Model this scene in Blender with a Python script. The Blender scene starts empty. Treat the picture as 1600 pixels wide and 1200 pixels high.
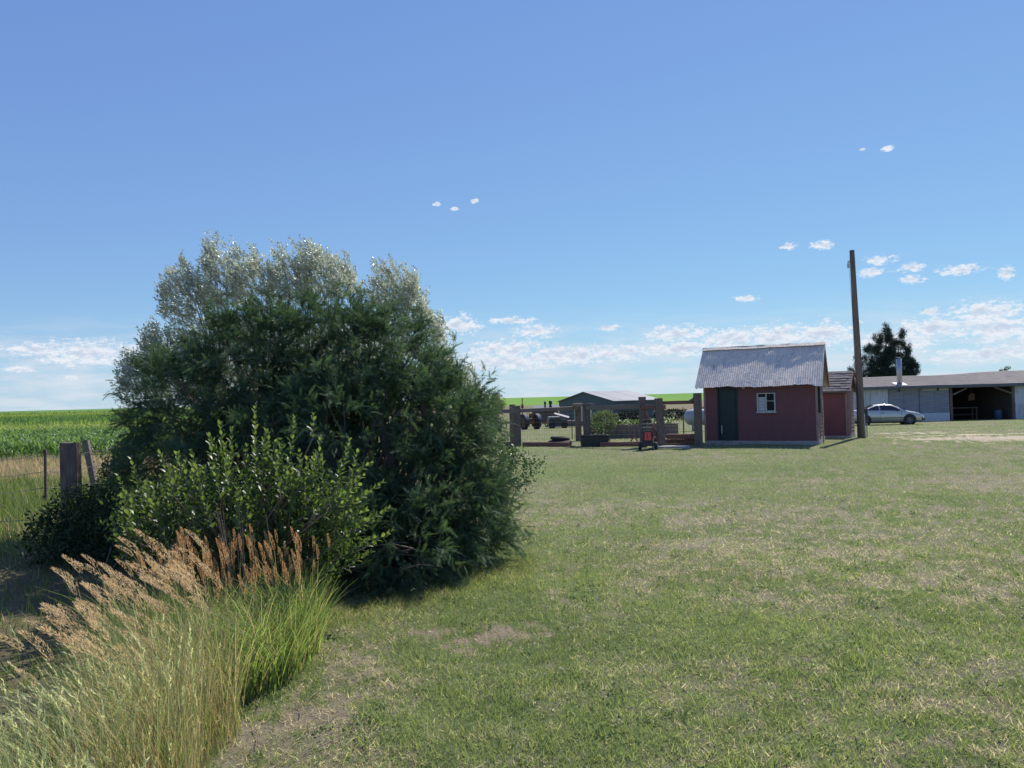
import bpy, math, random
import numpy as np
from mathutils import Vector, Matrix
random.seed(7)
RNG = np.random.default_rng(11)
R = math.radians
S = bpy.context.scene
COL = S.collection

# ------------------------------------------------------------------ camera
EYE = 1.85
PITCH, ROLL, FPX = math.atan(21.7 / 1200), R(1.52), 1200.0
_f0 = np.array([0, math.cos(PITCH), math.sin(PITCH)])
_u0 = np.array([0, -math.sin(PITCH), math.cos(PITCH)])
_r0 = np.array([1.0, 0, 0])
CR = math.cos(ROLL) * _r0 - math.sin(ROLL) * _u0
CU = math.sin(ROLL) * _r0 + math.cos(ROLL) * _u0
CF = _f0
cam = bpy.data.cameras.new("camera")
camo = bpy.data.objects.new("camera", cam)
COL.objects.link(camo)
cam.sensor_width = 36
cam.lens = 27
cam.clip_start = 0.05
cam.clip_end = 9000
camo.matrix_world = Matrix(((CR[0], CU[0], -CF[0], 0), (CR[1], CU[1], -CF[1], 0),
                            (CR[2], CU[2], -CF[2], EYE), (0, 0, 0, 1)))
S.camera = camo

# ------------------------------------------------------------------ sky, sun, exposure
SUN_AZ, SUN_EL = R(33), R(47)
SUN = Vector((math.sin(SUN_AZ) * math.cos(SUN_EL), math.cos(SUN_AZ) * math.cos(SUN_EL), math.sin(SUN_EL)))
SKY_STRENGTH, SUN_STRENGTH = 0.135, 4.6
S.view_settings.view_transform = 'Standard'
S.view_settings.look = 'None'
S.view_settings.gamma = 1
EXPO = 0.32
S.view_settings.exposure = EXPO
S.view_settings.use_curve_mapping = False
S.cycles.use_denoising = True
S.cycles.max_bounces = 6
S.cycles.diffuse_bounces = 3
S.cycles.glossy_bounces = 2
S.cycles.transmission_bounces = 4
S.cycles.transparent_max_bounces = 4


def ray(px, py):
    return CF + (px - 800) / FPX * CR - (py - 600) / FPX * CU


def A(px, py, Y):
    """point seen at photo pixel (px, py) lying Y metres ahead"""
    d = ray(px, py)
    return np.array([0, 0, EYE]) + d * (Y / d[1])


def G(px, py, z=0.0):
    d = ray(px, py)
    return np.array([0, 0, EYE]) + d * ((z - EYE) / d[2])


CLOUDS = [(60, 546, 62, 12), (140, 552, 95, 22), (215, 545, 30, 14), (30, 577, 28, 6), (110, 590, 16, 4),
          (715, 508, 42, 17), (800, 501, 42, 7), (835, 518, 38, 12), (790, 545, 66, 15), (690, 528, 16, 7),
          (890, 556, 110, 16), (780, 568, 90, 16), (950, 512, 26, 5), (740, 314, 9, 5), (683, 319, 9, 6),
          (711, 326, 12, 5), (965, 552, 45, 14), (1060, 522, 58, 14), (1060, 545, 80, 14), (1140, 530, 60, 20),
          (1210, 525, 60, 20), (1285, 520, 60, 20), (1232, 384, 16, 6), (1286, 382, 20, 8), (1167, 466, 20, 7),
          (1386, 231, 14, 8), (1347, 234, 7, 3), (1376, 406, 27, 9), (1363, 425, 30, 8), (1425, 418, 22, 8),
          (1425, 436, 22, 7), (1500, 422, 40, 10), (1572, 427, 17, 11), (1452, 487, 17, 8), (1540, 487, 64, 20),
          (1450, 512, 64, 17), (1560, 515, 90, 20), (1395, 535, 90, 18), (1550, 552, 110, 14), (1660, 500, 60, 20),
          (-60, 545, 70, 18), (1760, 530, 90, 24), (480, 545, 120, 18), (380, 520, 60, 12)]

w = bpy.data.worlds.new("World")
S.world = w
w.use_nodes = True
nt = w.node_tree
nt.nodes.clear()
NN = nt.nodes.new
LK = nt.links.new


def wmath(op, a, b=None, c=None, clamp=False):
    n = NN('ShaderNodeMath')
    n.operation = op
    n.use_clamp = clamp
    for i, v in enumerate((a, b, c)):
        if v is None:
            continue
        if isinstance(v, (int, float)):
            n.inputs[i].default_value = v
        else:
            LK(v, n.inputs[i])
    return n.outputs[0]


def wvec(op, a, b=None):
    n = NN('ShaderNodeVectorMath')
    n.operation = op
    for i, v in enumerate((a, b)):
        if v is None:
            continue
        if isinstance(v, (tuple, list)):
            n.inputs[i].default_value = v
        else:
            LK(v, n.inputs[i])
    return n.outputs[1] if op == 'LENGTH' else n.outputs[0]


sky = NN('ShaderNodeTexSky')
sky.sky_type = 'NISHITA'
sky.sun_disc = False
sky.sun_elevation = SUN_EL
sky.sun_rotation = SUN_AZ
sky.altitude = 1300
sky.air_density = 1.0
sky.dust_density = 0.0
sky.ozone_density = 1.0
tc = NN('ShaderNodeTexCoord')
sep = NN('ShaderNodeSeparateXYZ')
LK(tc.outputs['Generated'], sep.inputs[0])
az = wmath('ARCTAN2', sep.outputs[0], sep.outputs[1])
el = wmath('ARCSINE', sep.outputs[2])
cmb = NN('ShaderNodeCombineXYZ')
LK(az, cmb.inputs[0])
LK(el, cmb.inputs[1])
AE = cmb.outputs[0]
best = None
for (px, py, rx, ry) in CLOUDS:
    if rx <= 14:
        rx, ry = rx * .75, ry * .7
    d = ray(px, py)
    a0 = math.atan2(d[0], d[1])
    e0 = math.asin(d[2] / np.linalg.norm(d))
    k = math.cos(a0)
    dv = wvec('SUBTRACT', AE, (a0, e0, 0))
    dv = wvec('MULTIPLY', dv, (1 / (rx / FPX * k * k), 1 / (ry / FPX * k), 0))
    m = wmath('SUBTRACT', 1.0, wvec('LENGTH', dv))
    best = m if best is None else wmath('MAXIMUM', best, m)
mask = wmath('MAXIMUM', best, -1.0)


def wnoise(vec, sc, detail, rough, off=(0, 0, 0)):
    v = wvec('MULTIPLY', vec, sc)
    v = wvec('ADD', v, off)
    n = NN('ShaderNodeTexNoise')
    n.inputs['Scale'].default_value = 1
    n.inputs['Detail'].default_value = detail
    n.inputs['Roughness'].default_value = rough
    LK(v, n.inputs['Vector'])
    return n.outputs[0]


def mrange(v, a, b, c=0.0, d=1.0, smooth=True):
    n = NN('ShaderNodeMapRange')
    n.interpolation_type = 'SMOOTHSTEP' if smooth else 'LINEAR'
    LK(v, n.inputs[0])
    for i, q in enumerate((a, b, c, d)):
        n.inputs[i + 1].default_value = q
    return n.outputs[0]


nz = wnoise(AE, (60, 120, 1), 8, 0.66)
nz2 = wnoise(AE, (190, 330, 1), 5, 0.7, (7, 3, 0))
dens = wmath('ADD', wmath('MULTIPLY', mask, 1.0), wmath('ADD', wmath('MULTIPLY', wmath('SUBTRACT', nz, 0.5), 3.0), wmath('MULTIPLY', wmath('SUBTRACT', nz2, 0.5), 2.2)))
alpha = mrange(dens, -0.05, 0.75)
# shade: how much cloud lies above the point seen
nzu = wnoise(AE, (60, 120, 1), 6, 0.62, (0.05, 0.6, 0))
thick = mrange(wmath('ADD', wmath('MULTIPLY', mask, 0.8), wmath('MULTIPLY', wmath('SUBTRACT', nzu, 0.5), 2.6)), 0.2, 0.95)
# thin wisps low over the horizon
nw = wnoise(AE, (14, 75, 1), 6, 0.6, (3, 1, 0))
wisp = wmath('MULTIPLY', mrange(nw, 0.36, 0.66), wmath('MULTIPLY', mrange(el, 0.12, 0.03), 0.8))
veil = wmath('MULTIPLY', mrange(el, 0.13, -0.01), 0.5)
fade = mrange(el, 0.0, 0.06, 0.55, 1.0)
alpha = wmath('MULTIPLY', alpha, fade)


def wmix(f, a, b):
    n = NN('ShaderNodeMix')
    n.data_type = 'RGBA'
    LK(f, n.inputs[0]) if not isinstance(f, float) else setattr(n.inputs[0], 'default_value', f)
    for i, v in ((6, a), (7, b)):
        if isinstance(v, tuple):
            n.inputs[i].default_value = v
        else:
            LK(v, n.inputs[i])
    return n.outputs[2]


K = 2 ** -EXPO / SKY_STRENGTH
ccol = wmix(thick, (0.84 * K, 0.88 * K, 0.95 * K, 1), (0.58 * K, 0.66 * K, 0.80 * K, 1))
# camera-like roll-off of the very bright physical sky, one curve per channel
ssep = NN('ShaderNodeSeparateColor')
LK(sky.outputs[0], ssep.inputs[0])
scmb = NN('ShaderNodeCombineColor')
for i_, (k_, p_) in enumerate(((0.412, .55), (0.610, .60), (0.815, .35))):
    LK(wmath('MULTIPLY', wmath('POWER', wmath('MULTIPLY', ssep.outputs[i_], SKY_STRENGTH), p_), k_ * K), scmb.inputs[i_])
skc = wmix(veil, scmb.outputs[0], (0.56 * K, 0.68 * K, 0.82 * K, 1))
skc = wmix(wisp, skc, (0.70 * K, 0.77 * K, 0.86 * K, 1))
skc = wmix(alpha, skc, ccol)
bg = NN('ShaderNodeBackground')
bg.inputs[1].default_value = SKY_STRENGTH
LK(skc, bg.inputs[0])
wo = NN('ShaderNodeOutputWorld')
LK(bg.outputs[0], wo.inputs[0])

sl = bpy.data.lights.new("sun", 'SUN')
sl.energy = SUN_STRENGTH
sl.angle = R(0.53)
sl.color = (1.0, 0.95, 0.87)
so = bpy.data.objects.new("sun", sl)
so.rotation_euler = SUN.to_track_quat('Z', 'Y').to_euler()
COL.objects.link(so)

# ------------------------------------------------------------------ noise in python


def _hash(ix, iy, seed):
    h = (ix * 374761393 + iy * 668265263 + seed * 1442695041) & 0xFFFFFFFF
    h = ((h ^ (h >> 13)) * 1274126177) & 0xFFFFFFFF
    return ((h ^ (h >> 16)) & 0xFFFF) / 65535.0


def vnoise(x, y, seed=0):
    x = np.asarray(x, float)
    y = np.asarray(y, float)
    ix, iy = np.floor(x).astype(np.int64), np.floor(y).astype(np.int64)
    fx, fy = x - ix, y - iy
    fx, fy = fx * fx * (3 - 2 * fx), fy * fy * (3 - 2 * fy)
    a, b = _hash(ix, iy, seed), _hash(ix + 1, iy, seed)
    c, d = _hash(ix, iy + 1, seed), _hash(ix + 1, iy + 1, seed)
    return (a * (1 - fx) + b * fx) * (1 - fy) + (c * (1 - fx) + d * fx) * fy


def fbm(x, y, seed=0, o=4, g=0.55):
    t, am, s = 0, 1, 0
    for i in range(o):
        t = t + am * vnoise(x * 2 ** i + 17.3 * i, y * 2 ** i - 9.1 * i, seed + i)
        s += am
        am *= g
    return t / s


def sst(a, b, x):
    t = np.clip((np.asarray(x, float) - a) / (b - a), 0, 1)
    return t * t * (3 - 2 * t)


# ------------------------------------------------------------------ terrain shape


def T(x, y):
    x = np.asarray(x, float)
    y = np.asarray(y, float)
    r = np.maximum(y, 0.0)
    zr = np.interp(r, [0, 28, 150, 230, 370, 1000, 1300, 4000], [0, 0, -3.05, -3.3, -2.2, 1.85, 1.5, -40])
    zl = np.interp(r, [0, 30, 70, 150, 158, 800, 1100, 4000], [0, 0, 0.05, 0.20, 0.85, 1.85, 1.5, -40])
    wl = sst(-0.30, -0.42, x / np.maximum(y, 1.0))
    z = zr * (1 - wl) + zl * wl
    near = sst(26, 6, r)
    z = z + (fbm(x * 0.35, y * 0.35, 5, 3) - 0.5) * 0.10 * sst(3, 7, np.hypot(x, y)) * sst(70, 20, r)
    z = z + (fbm(x * 2.2, y * 2.2, 9, 3) - 0.5) * 0.035 * near
    return z


def Tz(x, y):
    return float(T(np.array([x]), np.array([y]))[0])


BARE = []       # (x, y, rx, ry, amount)


def bare(px, py, rx, ry, amt=1.0):
    g = G(px, py)
    BARE.append((g[0], g[1], rx, ry, amt))


bare(770, 990, 0.42, 0.30, 1.3)
bare(505, 1085, 0.22, 0.5, 0.35)
bare(700, 1000, 0.2, 0.15, 0.3)
bare(1570, 685, 3.2, 1.5, 1.5)
bare(1510, 678, 3.0, 0.8, 1.2)
bare(1405, 671, 2.2, 0.45, 1.2)
bare(1470, 672, 2.0, 0.3, 0.9)
bare(420, 1160, 0.3, 0.4, 0.3)
DRY = [(1560, 745, 4.0, 2.2, .42), (1480, 730, 3.0, 1.0, .25), (1250, 800, 4.2, 1.2, .22), (1450, 850, 4, 2.0, .24), (1550, 900, 2.5, 1.2, .25),
       (450, 1130, .6, 1.4, .45), (1300, 960, 2.2, .8, .25), (960, 1060, .9, .5, .25), (1000, 790, 2.0, .8, .2), (1540, 1120, 1.2, .8, .2),
       (620, 1060, .8, .5, .2), (1100, 1100, 1.2, .5, .22)]
DRY = [(G(a, b)[0], G(a, b)[1], c, d, e) for a, b, c, d, e in DRY]
GRN = [(900, 900, 1.8, 3.0, .30), (1150, 740, 6, 2.5, .35), (850, 1100, 1.2, .8, .2), (1180, 980, 1.2, .6, .3), (900, 730, 4, 3, .25), (1480, 980, 2, .7, .2),
       (1200, 1120, .9, .4, .2)]
GRN = [(G(a, b)[0], G(a, b)[1], c, d, e) for a, b, c, d, e in GRN]


def blobs(L, x, y, warp):
    t = np.zeros_like(x)
    for (a, b, c, d, e) in L:
        t = t + e * np.clip(1.15 - np.hypot((x - a) / c, (y - b) / d) + warp, 0, 1)
    return t


def lawn_state(x, y):
    """(dryness 0..1, bareness 0..1, hue 0..1)"""
    n1 = fbm(x * 0.55, y * 0.55, 21, 4)
    n2 = fbm(x * 2.6, y * 2.6, 31, 4)
    n3 = fbm(x * 9, y * 9, 41, 3)
    n4 = fbm(x * 28, y * 28, 43, 3)
    wp = (n2 - .5) * 1.7 + (n3 - .5) * 1.5 + (n4 - .5) * 1.1
    d = 0.39 + (n1 - .5) * .85 + (n2 - .5) * 1.0 + (n3 - .5) * 1.3 + (n4 - .5) * .8 + blobs(DRY, x, y, wp) - blobs(GRN, x, y, wp)
    b = blobs(BARE, x, y, wp * 1.1) + sst(0.80, 0.98, n1 * .5 + n2 * .35 + n3 * .3) * .8
    h = fbm(x * 1.3, y * 1.3, 51, 4) * .7 + n3 * .3
    return np.clip(d, 0, 1), np.clip(b, 0, 1), h


def mixc(a, b, t):
    t = np.asarray(t)[..., None]
    return np.asarray(a) * (1 - t) + np.asarray(b) * t


G_DARK, G_MID, G_YEL = (0.120, 0.160, 0.064), (0.215, 0.272, 0.108), (0.36, 0.39, 0.15)
STRAW, DIRT = (0.42, 0.38, 0.29), (0.34, 0.275, 0.205)


def yard_edge(x, y):
    """>0 on the wild (left) side of the bushes"""
    return -(x + 2.3 + 0.28 * np.maximum(y - 6, 0))


def ground_colour(x, y):
    x = np.asarray(x, float)
    y = np.asarray(y, float)
    dr, ba, hu = lawn_state(x, y)
    g = mixc(mixc(G_DARK, G_MID, hu), (0.15, 0.165, 0.075), dr * .8)
    c = mixc(g, (0.28, 0.25, 0.18), np.clip(dr * 1.2 - .2, 0, 1))
    c = mixc(c, mixc(DIRT, (0.58, 0.49, 0.38), sst(18, 30, y)), sst(.25, .7, ba))
    # yard behind the fence
    yd = sst(45, 120, y)
    n = fbm(x * .12, y * .3, 61, 4)
    c = mixc(c, mixc((0.10, 0.14, 0.045), (0.21, 0.19, 0.10), n), yd * .7)
    # brown bank and bright far field
    yy = y + (fbm(x * .01, y * .002, 3, 3) - .5) * 60
    c = mixc(c, (0.20, 0.165, 0.10), sst(180, 260, yy) * .9)
    far = mixc((0.105, 0.25, 0.040), (0.17, 0.31, 0.045), fbm(x * .004, y * .004, 81, 3))
    c = mixc(c, far, sst(370, 400, yy))
    # left side: weeds, dry strip, crop
    s = x / np.maximum(y, 1)
    left = sst(0.0, 1.2, yard_edge(x, y) + (fbm(x, y, 91, 3) - .5) * 1.5) * sst(-.12, -.26, s)
    left = np.maximum(left, sst(-.12, -.3, s) * sst(12, 18, y))
    n = fbm(x * .7, y * .7, 71, 4)
    n2 = fbm(x * .2, y * 1.2, 72, 4)
    weeds = mixc(mixc((0.12, 0.10, 0.07), (0.09, 0.13, 0.035), sst(8, 12, y)), (0.24, 0.21, 0.11), n * 1.1)  # near end: brown earth with the bush shadow darkened into its colour
    drys = mixc((0.34, 0.27, 0.19), (0.25, 0.22, 0.13), n)
    lc = mixc(weeds, drys, sst(18, 21, y + (n2 - .5) * 5))
    band = np.exp(-((y - 60) / 7) ** 2) * .8 + np.exp(-((y - 175) / 28) ** 2) * .8
    crop = mixc((0.075, 0.15, 0.045), (0.10, 0.185, 0.06), n2)
    crop = mixc(crop, (0.13, 0.24, 0.065), sst(110, 180, y))
    crop = mixc(crop, (0.20, 0.30, 0.045), band)
    lc = mixc(lc, crop, sst(27, 28.5, y + (n - .5) * 2))
    return mixc(c, lc, left)


# ------------------------------------------------------------------ mesh helpers
MAT = {}


def new_mat(name):
    m = bpy.data.materials.new(name)
    m.use_nodes = True
    t = m.node_tree
    t.nodes.clear()
    o = t.nodes.new('ShaderNodeOutputMaterial')
    MAT[name] = m
    return m, t, o


def set_in(t, sock, v):
    if v is None:
        return
    if isinstance(v, (int, float)):
        sock.default_value = v
    elif isinstance(v, tuple):
        sock.default_value = v if len(v) == 4 or sock.type == 'VECTOR' else (*v, 1)
    else:
        t.links.new(v, sock)


def tmix(t, f, a, b, blend='MIX'):
    n = t.nodes.new('ShaderNodeMix')
    n.data_type = 'RGBA'
    n.blend_type = blend
    set_in(t, n.inputs[0], f)
    set_in(t, n.inputs[6], a)
    set_in(t, n.inputs[7], b)
    return n.outputs[2]


def tnoise(t, scale, detail=4, rough=.6, stretch=(1, 1, 1), kind='Object'):
    c = t.nodes.new('ShaderNodeTexCoord')
    mp = t.nodes.new('ShaderNodeMapping')
    mp.inputs['Scale'].default_value = stretch
    t.links.new(c.outputs[kind], mp.inputs[0])
    n = t.nodes.new('ShaderNodeTexNoise')
    n.inputs['Scale'].default_value = scale
    n.inputs['Detail'].default_value = detail
    n.inputs['Roughness'].default_value = rough
    t.links.new(mp.outputs[0], n.inputs['Vector'])
    return n.outputs[0]


def tramp(t, v, a, b):
    n = t.nodes.new('ShaderNodeMapRange')
    n.inputs[1].default_value = a
    n.inputs[2].default_value = b
    t.links.new(v, n.inputs[0])
    return n.outputs[0]


def tattr(t, name, out=0):
    n = t.nodes.new('ShaderNodeAttribute')
    n.attribute_name = name
    return n.outputs[out]


def surf(name, c1, c2=None, scale=6, stretch=(1, 1, 1), rough=.8, metal=0, bump=.2, bscale=None, bdist=.01, c3=None, s3=2.0, spec=.5,
         lo=.35, hi=.65, coat=0):
    """painted / weathered surface: two colours by noise, a third in bigger stains, fine relief"""
    m, t, o = new_mat(name)
    p = t.nodes.new('ShaderNodeBsdfPrincipled')
    col = (*c1, 1)
    if c2:
        col = tmix(t, tramp(t, tnoise(t, scale, 6, .65, stretch), lo, hi), c1, c2)
    if c3:
        col = tmix(t, tramp(t, tnoise(t, s3, 5, .7, stretch), .52, .75), col, c3)
    set_in(t, p.inputs['Base Color'], col if not isinstance(col, tuple) else col)
    p.inputs['Roughness'].default_value = rough
    p.inputs['Metallic'].default_value = metal
    p.inputs['Specular IOR Level'].default_value = spec
    p.inputs['Coat Weight'].default_value = coat
    if bump:
        b = t.nodes.new('ShaderNodeBump')
        b.inputs['Strength'].default_value = bump
        b.inputs['Distance'].default_value = bdist
        t.links.new(tnoise(t, bscale or scale * 4, 6, .7, stretch), b.inputs['Height'])
        t.links.new(b.outputs[0], p.inputs['Normal'])
    t.links.new(p.outputs[0], o.inputs[0])
    return m


def leaf_mat(name, ca, cb, trans=.35, rough=.5, spec=.4, tcol=None, colour_attr=False, backside=None):
    m, t, o = new_mat(name)
    if colour_attr:
        col = tattr(t, 'bcol')
    else:
        col = tmix(t, tattr(t, 'tint', 2), ca, cb)
    fcol = col
    if backside:
        g = t.nodes.new('ShaderNodeNewGeometry')
        fcol = tmix(t, g.outputs['Backfacing'], col, backside)
    p = t.nodes.new('ShaderNodeBsdfPrincipled')
    set_in(t, p.inputs['Base Color'], fcol)
    p.inputs['Roughness'].default_value = rough
    p.inputs['Specular IOR Level'].default_value = spec
    tr = t.nodes.new('ShaderNodeBsdfTranslucent')
    set_in(t, tr.inputs[0], tmix(t, 1.0, col, tcol or (1.5, 1.55, .9), 'MULTIPLY'))
    mx = t.nodes.new('ShaderNodeMixShader')
    mx.inputs[0].default_value = trans
    t.links.new(p.outputs[0], mx.inputs[1])
    t.links.new(tr.outputs[0], mx.inputs[2])
    t.links.new(mx.outputs[0], o.inputs[0])
    return m


XF = {}     # object name -> world matrix


def tag(o, label=None, cat=None, group=None, kind=None):
    if label:
        o['label'] = label
    if cat:
        o['category'] = cat
    if group:
        o['group'] = group
    if kind:
        o['kind'] = kind
    return o


def thing(name, label, cat, loc=(0, 0, 0), rz=0.0, group=None):
    o = bpy.data.objects.new(name, None)
    o.location = loc
    o.rotation_euler = (0, 0, rz)
    o.empty_display_size = .2
    COL.objects.link(o)
    XF[o.name] = Matrix.Translation(Vector(loc)) @ Matrix.Rotation(rz, 4, 'Z')
    return tag(o, label, cat, group)


def link_mesh(name, me, mat, parent=None, world=False, loc=None):
    o = bpy.data.objects.new(name, me)
    if mat and not me.materials:
        me.materials.append(mat)
    COL.objects.link(o)
    if parent:
        o.parent = parent
        if world:
            inv = XF[parent.name].inverted()
            o.matrix_parent_inverse = inv
            XF[o.name] = Matrix()
        else:
            XF[o.name] = XF[parent.name].copy()
    else:
        XF[o.name] = Matrix()
    if loc is not None:
        o.location = loc
    return o


class MB:
    def __init__(s):
        s.v, s.f = [], []

    def add(s, vs, fs):
        n = len(s.v)
        s.v += [tuple(map(float, q)) for q in vs]
        s.f += [tuple(i + n for i in q) for q in fs]
        return s

    def box(s, x0, x1, y0, y1, z0, z1):
        return s.add([(x0, y0, z0), (x1, y0, z0), (x1, y1, z0), (x0, y1, z0), (x0, y0, z1), (x1, y0, z1), (x1, y1, z1), (x0, y1, z1)],
                     [(0, 3, 2, 1), (4, 5, 6, 7), (0, 1, 5, 4), (1, 2, 6, 5), (2, 3, 7, 6), (3, 0, 4, 7)])

    def beam(s, a, b, wd, ht, up=(0, 0, 1), wob=0.0, seg=1):
        a, b = Vector(a), Vector(b)
        d = (b - a).normalized()
        u = Vector(up)
        r = d.cross(u).normalized()
        u = r.cross(d).normalized()
        n = seg + 1
        vs, fs = [], []
        for i in range(n):
            c = a.lerp(b, i / seg)
            ww = wd * .5 * (1 + random.uniform(-wob, wob))
            hh = ht * .5 * (1 + random.uniform(-wob, wob))
            ch = .82
            for (p, q) in ((-1, -ch), (-ch, -1), (ch, -1), (1, -ch), (1, ch), (ch, 1), (-ch, 1), (-1, ch)):
                vs.append(c + r * p * ww + u * q * hh)
        for i in range(n - 1):
            for k in range(8):
                a0, b0 = i * 8 + k, i * 8 + (k + 1) % 8
                fs.append((a0, b0, b0 + 8, a0 + 8))
        fs.append(tuple(reversed(range(8))))
        fs.append(tuple(range((n - 1) * 8, n * 8)))
        return s.add(vs, fs)

    def tube(s, pts, rad, n=7):
        pts = [Vector(p) for p in pts]
        if not isinstance(rad, (list, tuple)):
            rad = [rad] * len(pts)
        vs, fs = [], []
        ref = Vector((.31, .17, .93)).normalized()
        for i, p in enumerate(pts):
            d = (pts[min(i + 1, len(pts) - 1)] - pts[max(i - 1, 0)]).normalized()
            r = d.cross(ref)
            if r.length < .1:
                r = d.cross(Vector((1, 0, 0)))
            r.normalize()
            u = d.cross(r).normalized()
            for k in range(n):
                a = 2 * math.pi * k / n
                vs.append(p + (r * math.cos(a) + u * math.sin(a)) * rad[i])
        for i in range(len(pts) - 1):
            for k in range(n):
                a0, b0 = i * n + k, i * n + (k + 1) % n
                fs.append((a0, b0, b0 + n, a0 + n))
        fs.append(tuple(reversed(range(n))))
        fs.append(tuple(range((len(pts) - 1) * n, len(pts) * n)))
        return s.add(vs, fs)

    def cyl(s, c, ax, r, h, n=16, r2=None):
        c, ax = Vector(c), Vector(ax).normalized()
        return s.tube([c - ax * h / 2, c + ax * h / 2], [r, r if r2 is None else r2], n)

    def lathe(s, c, ax, prof, n=20):
        """prof: (offset along ax, radius)"""
        c, ax = Vector(c), Vector(ax).normalized()
        r = ax.cross(Vector((0, 0, 1)) if abs(ax.z) < .9 else Vector((1, 0, 0))).normalized()
        u = ax.cross(r).normalized()
        vs, fs = [], []
        for (h, q) in prof:
            for k in range(n):
                a = 2 * math.pi * k / n
                vs.append(c + ax * h + (r * math.cos(a) + u * math.sin(a)) * q)
        for i in range(len(prof) - 1):
            for k in range(n):
                a0, b0 = i * n + k, i * n + (k + 1) % n
                fs.append((a0, a0 + n, b0 + n, b0))
        return s.add(vs, fs)

    def prism(s, outline, y0, y1):
        """outline in (x, z), pushed along y"""
        n = len(outline)
        vs = [(x, y0, z) for x, z in outline] + [(x, y1, z) for x, z in outline]
        fs = [tuple(range(n)), tuple(reversed(range(n, 2 * n)))]
        fs += [(i, i + n, (i + 1) % n + n, (i + 1) % n) for i in range(n)]
        return s.add(vs, fs)

    def prism_x(s, outline, x0, x1):
        n = len(outline)
        vs = [(x0, y, z) for y, z in outline] + [(x1, y, z) for y, z in outline]
        fs = [tuple(reversed(range(n))), tuple(range(n, 2 * n))]
        fs += [(i, (i + 1) % n, (i + 1) % n + n, i + n) for i in range(n)]
        return s.add(vs, fs)

    def mesh(s, name, smooth=False):
        me = bpy.data.meshes.new(name)
        me.from_pydata(s.v, [], s.f)
        if smooth:
            me.polygons.foreach_set('use_smooth', [True] * len(me.polygons))
        me.update()
        return me

    def build(s, name, mat, parent=None, smooth=False, world=False):
        return link_mesh(name, s.mesh(name, smooth), mat, parent, world)


def np_mesh(name, V, F, attr=None, colour=None, smooth=False):
    """fast mesh from numpy arrays, F is (m,3) or (m,4)"""
    me = bpy.data.meshes.new(name)
    V = np.ascontiguousarray(V, dtype=np.float32)
    F = np.ascontiguousarray(F, dtype=np.int32)
    k = F.shape[1]
    me.vertices.add(len(V))
    me.vertices.foreach_set('co', V.ravel())
    me.loops.add(F.size)
    me.loops.foreach_set('vertex_index', F.ravel())
    me.polygons.add(len(F))
    me.polygons.foreach_set('loop_start', np.arange(0, F.size, k, dtype=np.int32))
    if smooth:
        me.polygons.foreach_set('use_smooth', np.ones(len(F), dtype=bool))
    me.update(calc_edges=True)
    if attr is not None:
        a = me.attributes.new('tint', 'FLOAT', 'POINT')
        a.data.foreach_set('value', np.ascontiguousarray(attr, dtype=np.float32))
    if colour is not None:
        a = me.attributes.new('bcol', 'FLOAT_COLOR', 'POINT')
        c = np.ones((len(V), 4), dtype=np.float32)
        c[:, :3] = colour
        a.data.foreach_set('color', c.ravel())
    return me


def unit(v):
    return v / np.maximum(np.linalg.norm(v, axis=-1, keepdims=True), 1e-9)


def scatter(tv, tf, O, F, U, Sc, tint=None, colour=None, vt=None):
    """copies of a template (x side, y forward, z up) at O, forward F, up U, scale Sc -> V, F, attributes"""
    F = unit(F)
    X = unit(np.cross(F, U))
    Z = np.cross(X, F)
    k, n = len(O), len(tv)
    if np.ndim(Sc) == 1:
        Sc = np.repeat(Sc[:, None], 3, 1)
    L = tv[None] * Sc[:, None, :]
    V = O[:, None] + L[..., 0:1] * X[:, None] + L[..., 1:2] * F[:, None] + L[..., 2:3] * Z[:, None]
    FF = (tf[None] + (np.arange(k) * n)[:, None, None]).reshape(-1, tf.shape[1])
    at = None
    if tint is not None:
        at = np.repeat(tint, n) + (np.tile(vt, k) if vt is not None else 0)
    cc = np.repeat(colour, n, 0) if colour is not None else None
    return V.reshape(-1, 3), FF, at, cc


def join(parts):
    V, F, A_, C = [], [], [], []
    o = 0
    for p in parts:
        V.append(p[0])
        F.append(p[1] + o)
        o += len(p[0])
        if p[2] is not None:
            A_.append(p[2])
        if p[3] is not None:
            C.append(p[3])
    return np.concatenate(V), np.concatenate(F), (np.concatenate(A_) if A_ else None), (np.concatenate(C) if C else None)


def rvec(n):
    return unit(RNG.normal(size=(n, 3)))


# ------------------------------------------------------------------ materials
surf('weathered_timber', (0.115, 0.085, 0.068), (0.21, 0.165, 0.135), 5, (6, 6, .8), .9, bump=.6, bdist=.012, c3=(.06, .048, .042), s3=3)
surf('rail_timber', (0.15, 0.12, 0.10), (0.26, 0.215, 0.185), 5, (1, 6, 6), .9, bump=.6, bdist=.01, c3=(.08, .065, .055), s3=2.5)
surf('red_timber', (0.17, 0.075, 0.058), (0.24, 0.13, 0.10), 4, (2, 2, 4), .9, bump=.5, c3=(.10, .06, .05))
surf('pole_wood', (0.12, 0.095, 0.082), (0.21, 0.17, 0.145), 3, (8, 8, .5), .9, bump=.6, bdist=.01, c3=(.09, .07, .06), s3=1.2)
surf('red_paint', (0.145, 0.058, 0.066), (0.20, 0.072, 0.076), 3, (2.5, 2.5, .6), .75, bump=.35, bscale=26, bdist=.006, c3=(.12, .065, .07), s3=1.5, lo=.3, hi=.7)
surf('red_paint_worn', (0.20, 0.085, 0.08), (0.30, 0.18, 0.155), 5, (1, 1, 3), .85, bump=.4, bdist=.006, c3=(.34, .26, .23), s3=3)
surf('trim_brown', (0.26, 0.16, 0.14), (0.36, 0.25, 0.21), 6, (1, 1, .4), .85, bump=.3)
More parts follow.
